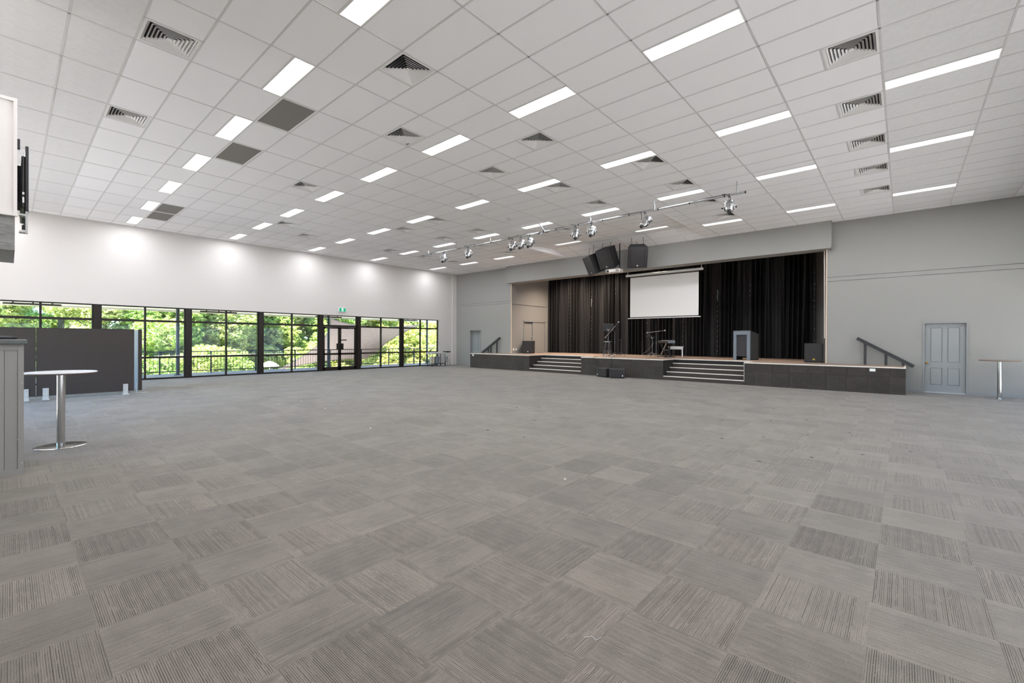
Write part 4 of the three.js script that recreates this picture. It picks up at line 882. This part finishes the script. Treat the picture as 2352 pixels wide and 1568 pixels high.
// ---------------------------------------------------------------- low cart in the window corner
{
  const o = thing('utility_cart', 'low cart with white top and black legs in the window corner', 'cart', [-19.3, 0, -15.6], Math.PI / 2);
  mesh('top_tray', [rbox(0.98, 0.1, 0.5, 0, 0.72, 0, 0.02)], M.bracket, o);
  for (const [a, b] of [[-0.45, -0.2], [0.45, -0.2], [-0.45, 0.2], [0.45, 0.2]]) { mesh('leg', rod(V(a, 0.06, b), V(a, 0.7, b), 0.016), M.black, o); mesh('caster', [cyl(0.035, 0.035, 0.025, a, 0.035, b, 14, Math.PI / 2)], M.black, o); }
  mesh('shelf', rbox(0.92, 0.03, 0.46, 0, 0.14, 0, 0.008), M.black, o);
  const bins = [[-0.3, 'cream plastic bin on the cart shelf beside the window frame'], [0.02, 'clear greyish plastic bin in the middle of the cart shelf']];
  bins.forEach(([a, l], i) => { const t = thing('storage_bin', l, 'bin', [-19.3, 0.155, -15.6 - a]); mesh('tub', place(new THREE.CylinderGeometry(0.16, 0.13, 0.36, 4), 0, 0.18, 0, 0, Math.PI / 4), i ? M.lecternFrame : M.bin, t); mesh('lid', rbox(0.25, 0.02, 0.25, 0, 0.37, 0, 0.008), i ? M.silver : M.frameW, t); });
  const s = thing('drum_throne', 'black padded drum stool on tangled chrome legs beside the cart', 'stool', [-19.4, 0, -16.42]);
  mesh('seat', [rbox(0.36, 0.07, 0.3, 0, 0.78, 0, 0.03)], M.black, s); mesh('post', rod(V(0, 0.3, 0), V(0, 0.75, 0), 0.018), M.chrome, s);
  for (let i = 0; i < 4; i++) { const t = i * 1.57 + 0.4; mesh('leg', [rod(V(0, 0.55, 0), V(Math.cos(t) * 0.24, 0.01, Math.sin(t) * 0.24), 0.012), rod(V(0, 0.22, 0), V(Math.cos(t) * 0.15, 0.2, Math.sin(t) * 0.15), 0.008)], i % 2 ? M.chrome : M.black, s); }
}
// ---------------------------------------------------------------- small marks and bits on the carpet
for (const [x, z] of [[-1.334, -9.813], [-1.811, -9.221], [-2.086, -10.874], [-1.255, -11.401], [-1.105, -8.214], [-0.636, -8.864], [-1.586, -7.589], [-2.022, -7.037], [-0.855, -6.664], [-0.385, -7.271], [-1.3, -6.008], [0.079, -7.901], [-4.239, -5.098], [-5.014, -5.109], [-5.881, -7.576], [-6.237, -7.242], [-5.019, -6.316], [-2.484, -8.67]]) {
  const o = tag(mesh('carpet_patch', cyl(0.022, 0.024, 0.003, 0, 0.0022, 0, 6), M.darkSpot), 'small dark patch pressed into the carpet', 'patch', 'dark patches dotted over the carpet'); o.position.set(x, 0, z); o.rotation.y = rnd() * 3; o.scale.set(rr(0.8, 1.3), 1, rr(0.6, 1));
}
for (const [x, z] of [[-10.437, -3.986], [-10.57, -4.539], [-6.538, -3.924], [-2.649, -3.856], [-10.031, -5.256], [-13.062, -4.147], [-12.2, -3.9], [-9.1, -4.4], [-11.4, -4.9]]) {
  const o = tag(mesh('paper_scrap', rbox(0.05, 0.003, 0.035, 0, 0.0025, 0, 0.001), M.plateWhite), 'tiny white scrap lying on the carpet', 'scrap', 'white scraps on the carpet'); o.position.set(x, 0, z); o.rotation.y = rnd() * 3; o.scale.setScalar(rr(0.35, 0.75));
}
tag(mesh('thread', tube([V(-1.16, 0.004, -1.86), V(-1.135, 0.006, -1.89), V(-1.11, 0.004, -1.88), V(-1.1, 0.003, -1.92)], 0.0011, 16), M.bracket), 'curled white thread on the carpet', 'thread');

// ---------------------------------------------------------------- outside: veranda, railing, posts, shade sail
{
  const x0 = XL - WT;
  struct('deck_floor', 'pale grey veranda floor outside the windows', 'veranda', metres(span(-23.3, x0, -0.2, -0.04, -19.5, 4)), M.deckOut);
  struct('roof_soffit', 'cream veranda soffit outside the windows', 'soffit', [metres(span(-23.5, x0, 2.66, 2.9, -20.5, 5)), metres(span(-23.62, -23.5, 2.6, 3.0, -20.5, 5))], M.soffit);
  struct('roof_eave', 'plain eave over the glazed side doors', 'soffit', span(XR + WT, XR + 1.9, 2.7, 2.95, -19, 4), M.soffit);
  struct('ground_court', 'pale concrete court beyond the veranda', 'ground', metres(span(-29.5, -23.6, -1.75, -1.55, -26, 6)), M.concrete);
  struct('ground_pavement', 'pale pavement outside the side doors', 'ground', metres(span(XR + WT, 30, -0.35, -0.12, -30, ZR + WT)), M.concrete);
  const lawn = new THREE.PlaneGeometry(40, 70, 20, 20); lawn.rotateX(-Math.PI / 2);
  const p = lawn.attributes.position; for (let i = 0; i < p.count; i++) p.setY(i, -1.62 + Math.max(0, (-p.getX(i) - 2)) * 0.13 + 0.2 * Math.sin(p.getX(i) * 0.5 + p.getZ(i) * 0.4));
  lawn.translate(-48, 0, -14); lawn.computeVertexNormals();
  struct('ground_lawn', 'sunlit grass rising below the trees', 'ground', metres(lawn), M.lawn);
  struct('ground_terrace', 'pale paved terrace behind the hall', 'ground', metres(span(-24, 30, -0.35, -0.12, ZR + WT, 22)), M.concrete);
  struct('wall_outside', 'shaded neighbouring wall across the pavement', 'wall', metres(span(15, 15.3, -0.3, 7, -34, 14)), M.concrete);
  // posts
  for (const [z, l] of [[-4.57, 'slate coloured steel veranda post seen through the second window bay'], [-10.9, 'slate coloured steel veranda post behind the glass doors'], [-17.2, 'slate coloured steel veranda post behind the end window']]) {
    const o = thing('veranda_post', l, 'post', [-22.2, -0.04, z]); mesh('shaft', cyl(0.062, 0.062, 2.7, 0, 1.35, 0, 24), M.postOut, o); mesh('base_plate', [box(0.22, 0.012, 0.22, 0, 0.006, 0), ...[[-0.08, -0.08], [0.08, -0.08], [-0.08, 0.08], [0.08, 0.08]].map(([a, b]) => cyl(0.012, 0.012, 0.03, a, 0.02, b, 8))], M.postOut, o);
  }
  // railing
  const o = thing('railing', 'dark steel baluster railing along the veranda edge', 'railing', [-22.85, -0.04, 0]);
  mesh('top_rail', span(-0.025, 0.025, 0.92, 0.96, -18.6, 3.5), M.railOut, o); mesh('bottom_rail', span(-0.02, 0.02, 0.1, 0.135, -18.6, 3.5), M.railOut, o);
  const bg = cyl(0.008, 0.008, 0.8, 0, 0.53, 0, 8), pg = span(-0.025, 0.025, 0, 0.93, -0.025, 0.025);
  for (let z = 1.6; z > -18.5; z -= 0.125) { const b = mesh('baluster', bg, M.railOut, o); b.position.z = z; }
  for (let z = 1.3; z > -18.7; z -= 1.8) { const b = mesh('railing_post', pg, M.railOut, o); b.position.z = z; }
  // heaters under the soffit
  [-0.55, -5.95, -10.8, -15.6].forEach((z, i) => {
    const h = thing('strip_heater', 'dark strip heater under the veranda soffit, ' + ['outside the screened bay', 'outside the third bay', 'above the glass doors', 'outside the bay beyond the doors'][i], 'heater', [-21.95, 2.585, z], 0, 'strip heaters under the soffit');
    mesh('body', rbox(0.1, 0.06, 1.35, 0, 0, 0, 0.01), M.heater, h); mesh('bracket', [box(0.03, 0.06, 0.04, 0, 0.05, 0.45), box(0.03, 0.06, 0.04, 0, 0.05, -0.45), box(0.03, 0.06, 0.04, 0, 0.05, 0)], M.heater, h);
  });
  // shade sail: four corners with hollowed edges
  const C = [V(-24.3, 2.58, -12.05), V(-25.5, 2.6, -19.3), V(-28.6, -0.1, -17.5), V(-29.4, -0.45, -11.05)], n = 26, pts = [], uv = [], idx = [];
  for (let i = 0; i <= n; i++) for (let j = 0; j <= n; j++) {
    const u = i / n, v = j / n, cu = (u - 0.5) * (1 - 0.28 * 4 * v * (1 - v)) + 0.5, cv = (v - 0.5) * (1 - 0.24 * 4 * u * (1 - u)) + 0.5;
    const a = C[0].clone().lerp(C[1], cu), b = C[3].clone().lerp(C[2], cu), q = a.lerp(b, cv);
    q.y += 0.25 * (u - 0.5) * (v - 0.5); pts.push(q.x, q.y, q.z); uv.push(u * 7, v * 5);
    if (i < n && j < n) { const k = i * (n + 1) + j; idx.push(k, k + 1, k + n + 2, k, k + n + 2, k + n + 1); }
  }
  const sg = new THREE.BufferGeometry(); sg.setAttribute('position', new THREE.Float32BufferAttribute(pts, 3)); sg.setAttribute('uv', new THREE.Float32BufferAttribute(uv, 2)); sg.setIndex(idx); sg.computeVertexNormals();
  const s = thing('shade_sail', 'large taupe shade sail stretched outside the glass doors', 'shade sail', [0, 0, 0]);
  const sm = new THREE.MeshPhysicalMaterial({ color: 0x7d6f68, roughness: 1, transmission: 0.15, thickness: 0, map: rep(clothMap, 1) });
  mesh('fabric', sg, sm, s);
  const edge = (f) => tube(Array.from({ length: n + 1 }, (_, k) => { const t = f(k); return V(pts[t * 3], pts[t * 3 + 1], pts[t * 3 + 2]); }), 0.02, 40);
  for (const f of [(k) => k * (n + 1), (k) => k * (n + 1) + n, (k) => k, (k) => n * (n + 1) + k]) mesh('edge_cable', edge(f), M.charcoal, s);
  mesh('mast', [rod(V(-28.8, -1.6, -17.7), V(-28.8, 0.0, -17.7), 0.06), rod(V(-29.6, -1.6, -10.9), V(-29.6, -0.4, -10.9), 0.06)], M.postOut, s);
  mesh('stay', [rod(C[0], V(-23.6, 2.68, -11.4), 0.012), rod(C[1], V(-23.55, 2.68, -19.6), 0.012)], M.charcoal, s);
  const c = thing('garden_canopy', 'small cream canopy on a pole below the veranda', 'canopy', [-27.8, -1.55, -10.1]);
  mesh('cover', place(lathe([[0.001, 1.72], [0.2, 1.66], [0.4, 1.55], [0.55, 1.42], [0.56, 1.4], [0.36, 1.54], [0.001, 1.68]], 8), 0, 0, 0), M.canopy, c); mesh('pole', rod(V(0, 0, 0), V(0, 1.69, 0), 0.025), M.silver, c);
}
// ---------------------------------------------------------------- trees
{
  const leafG = (() => {                            // a spray of seven leaves
    const p = [], idx = [];
    for (let i = 0; i < 7; i++) {
      const q = new THREE.Quaternion().setFromEuler(new THREE.Euler(rr(-0.9, 0.9), rr(0, 6.28), rr(-0.9, 0.9))), c = V(rr(-1, 1), rr(-0.7, 0.7), rr(-1, 1)).multiplyScalar(0.13), L = rr(0.09, 0.14), w = L * 0.36, o = p.length / 3;
      for (const v of [V(0, 0, -L), V(w, 0.02, 0), V(0, -0.015, L), V(-w, 0.02, 0)]) { v.applyQuaternion(q).add(c); p.push(v.x, v.y, v.z); }
      idx.push(o, o + 1, o + 2, o, o + 2, o + 3);
    }
    const g = new THREE.BufferGeometry(); g.setAttribute('position', new THREE.Float32BufferAttribute(p, 3)); g.setIndex(idx);
    const f = g.toNonIndexed(); f.computeVertexNormals(); f.setAttribute('uv', new THREE.Float32BufferAttribute(new Float32Array(f.attributes.position.count * 2), 2));
    return f;
  })();
  const leafM = new THREE.MeshPhysicalMaterial({ color: 0xffffff, roughness: 0.75, transmission: 0.3, thickness: 0 });
  // leaf colours of the four kinds of tree, as they are in even light
  const pal = { lime: [[0.40, 0.50, 0.11], [0.44, 0.49, 0.13], [0.37, 0.51, 0.12]], green: [[0.38, 0.53, 0.12], [0.41, 0.51, 0.13], [0.37, 0.52, 0.14]], grey: [[0.46, 0.52, 0.18], [0.48, 0.51, 0.19], [0.44, 0.53, 0.17]], yellow: [[0.48, 0.51, 0.12], [0.45, 0.51, 0.13], [0.51, 0.50, 0.12]] };
  const m4 = new THREE.Matrix4(), col = new THREE.Color();
  function tree(label, x, y, z, h, r, kind, count, group, name = 'tree') {
    const o = thing(name, label, name === 'tree' ? 'tree' : 'shrub', [x, y, z], 0, group);
    const top = V(rr(-0.4, 0.4), h * 0.72, rr(-0.4, 0.4));
    mesh('trunk', tube([V(0, -0.3, 0), V(rr(-0.15, 0.15), h * 0.3, rr(-0.15, 0.15)), top], 0.05 + h * 0.012, 12, 8), M.bark, o);
    for (let i = 0; i < 5; i++) { const t = i * 1.3 + rnd(), a = V(top.x * 0.5, h * rr(0.25, 0.5), top.z * 0.5); mesh('branch', tube([a, a.clone().add(V(Math.cos(t) * r * 0.35, h * 0.12, Math.sin(t) * r * 0.35)), a.clone().add(V(Math.cos(t) * r * 0.7, h * 0.2, Math.sin(t) * r * 0.7))], 0.03, 8, 6), M.bark, o); }
    const blobs = Array.from({ length: 16 }, () => { const t = rr(0, 6.28), q = Math.sqrt(rnd()) * r * 0.72; return { c: V(Math.cos(t) * q, h * rr(0.22, 0.95), Math.sin(t) * q), s: rr(0.35, 0.62) * Math.min(r, 2.2), k: Math.floor(rnd() * 3) }; });
    const im = new THREE.InstancedMesh(leafG, leafM, count);
    for (let i = 0; i < count; i++) {
      const B = blobs[Math.floor(rnd() * blobs.length)], d = V(rr(-1, 1), rr(-1, 1), rr(-1, 1)).normalize().multiplyScalar(B.s * Math.pow(rnd(), 0.33)); d.y *= 0.75;
      m4.compose(B.c.clone().add(d), new THREE.Quaternion().setFromEuler(new THREE.Euler(rr(-0.6, 0.6), rr(0, 6.28), rr(-0.6, 0.6))), V(1, 1, 1).multiplyScalar(rr(0.6, 1.05)));
      im.setMatrixAt(i, m4); const c = pal[kind][rnd() < 0.7 ? B.k : Math.floor(rnd() * 3)]; im.setColorAt(i, col.setRGB(c[0], c[1], c[2]));
    }
    im.name = 'foliage'; im.userData.kind = 'stuff'; o.add(im);
  }
  const words = { lime: 'lime green leafy', green: 'mid green leafy', grey: 'grey-green leafy', yellow: 'yellow leafed' };
  const gy = (x) => -1.62 + Math.max(0, -(x + 48) - 2) * 0.13;
  const spots = [ // x, z, height, crown radius, kind
    [-31, 0.6, 6.2, 2.6, 'lime'], [-33.5, -3.2, 7, 2.8, 'grey'], [-31.5, -6.2, 6, 2.5, 'green'], [-33, -9.6, 6.6, 2.7, 'grey'], [-35, -13.2, 7, 2.9, 'lime'],
    [-33.5, -17, 6.4, 2.7, 'green'], [-32.5, -20.6, 6.6, 2.6, 'yellow'], [-34, -24.5, 7, 2.8, 'lime'], [-37, -15.0, 7.6, 2.2, 'grey'], [-36, -11, 7.4, 2.8, 'green'], [-36.5, -19, 7.6, 2.9, 'lime'], [-33, -28, 6.4, 2.6, 'yellow'], [-29, -24, 4.6, 1.9, 'yellow'],
    [-38, 2.4, 8.6, 3.2, 'grey'], [-39, -2.2, 8.6, 3.2, 'lime'], [-39, -7, 8.8, 3.2, 'grey'], [-40, -11.6, 8.8, 3.3, 'lime'], [-40, -16.5, 9, 3.3, 'grey'], [-40, -21.5, 9, 3.3, 'lime'], [-40, -27, 9, 3.4, 'green'], [-39, -33, 9, 3.4, 'lime'],
    [-47, 3, 10.5, 3.8, 'lime'], [-47, -4, 10.5, 3.8, 'grey'], [-47, -11, 10.5, 3.9, 'lime'], [-47, -18, 10.5, 3.9, 'grey'], [-47, -26, 11, 4, 'lime'], [-46, -35, 11, 4, 'grey']];
  const seen = new Map();
  spots.forEach(([x, z, h, r, k], i) => {
    const row = x > -36 ? 'in the front row beyond the railing' : x > -43 ? 'in the second row beyond the railing' : 'far back on the rise';
    tree(words[k] + ' tree ' + row, x, Math.max(-1.6, gy(x)) - 0.1, z, h, r, k, x > -36 ? 8500 : 7000, 'trees beyond the veranda');
  });
  const shr = [[-27.8, -4.6, 'green'], [-28.2, -7.2, 'lime'], [-27.5, -2.2, 'grey'], [-28.8, 0.2, 'lime'], [-30.4, -13.4, 'lime'], [-27, -19.6, 'yellow'], [-26.6, -21.6, 'lime'], [-29.6, -21, 'green'], [-26.8, -17.2, 'yellow'], [-30.5, -9, 'green'], [-29.8, -16, 'yellow']];
  for (const [x, z, k] of shr) tree(words[k] + ' shrub growing beside the court', x, -1.6, z, rr(1.8, 2.6), rr(1.0, 1.4), k, 3600, 'shrubs beyond the veranda', 'shrub');
}

scene.traverse((o) => { if (o.isMesh) { o.castShadow = true; o.receiveShadow = true; } });
renderer.render(scene, camera);
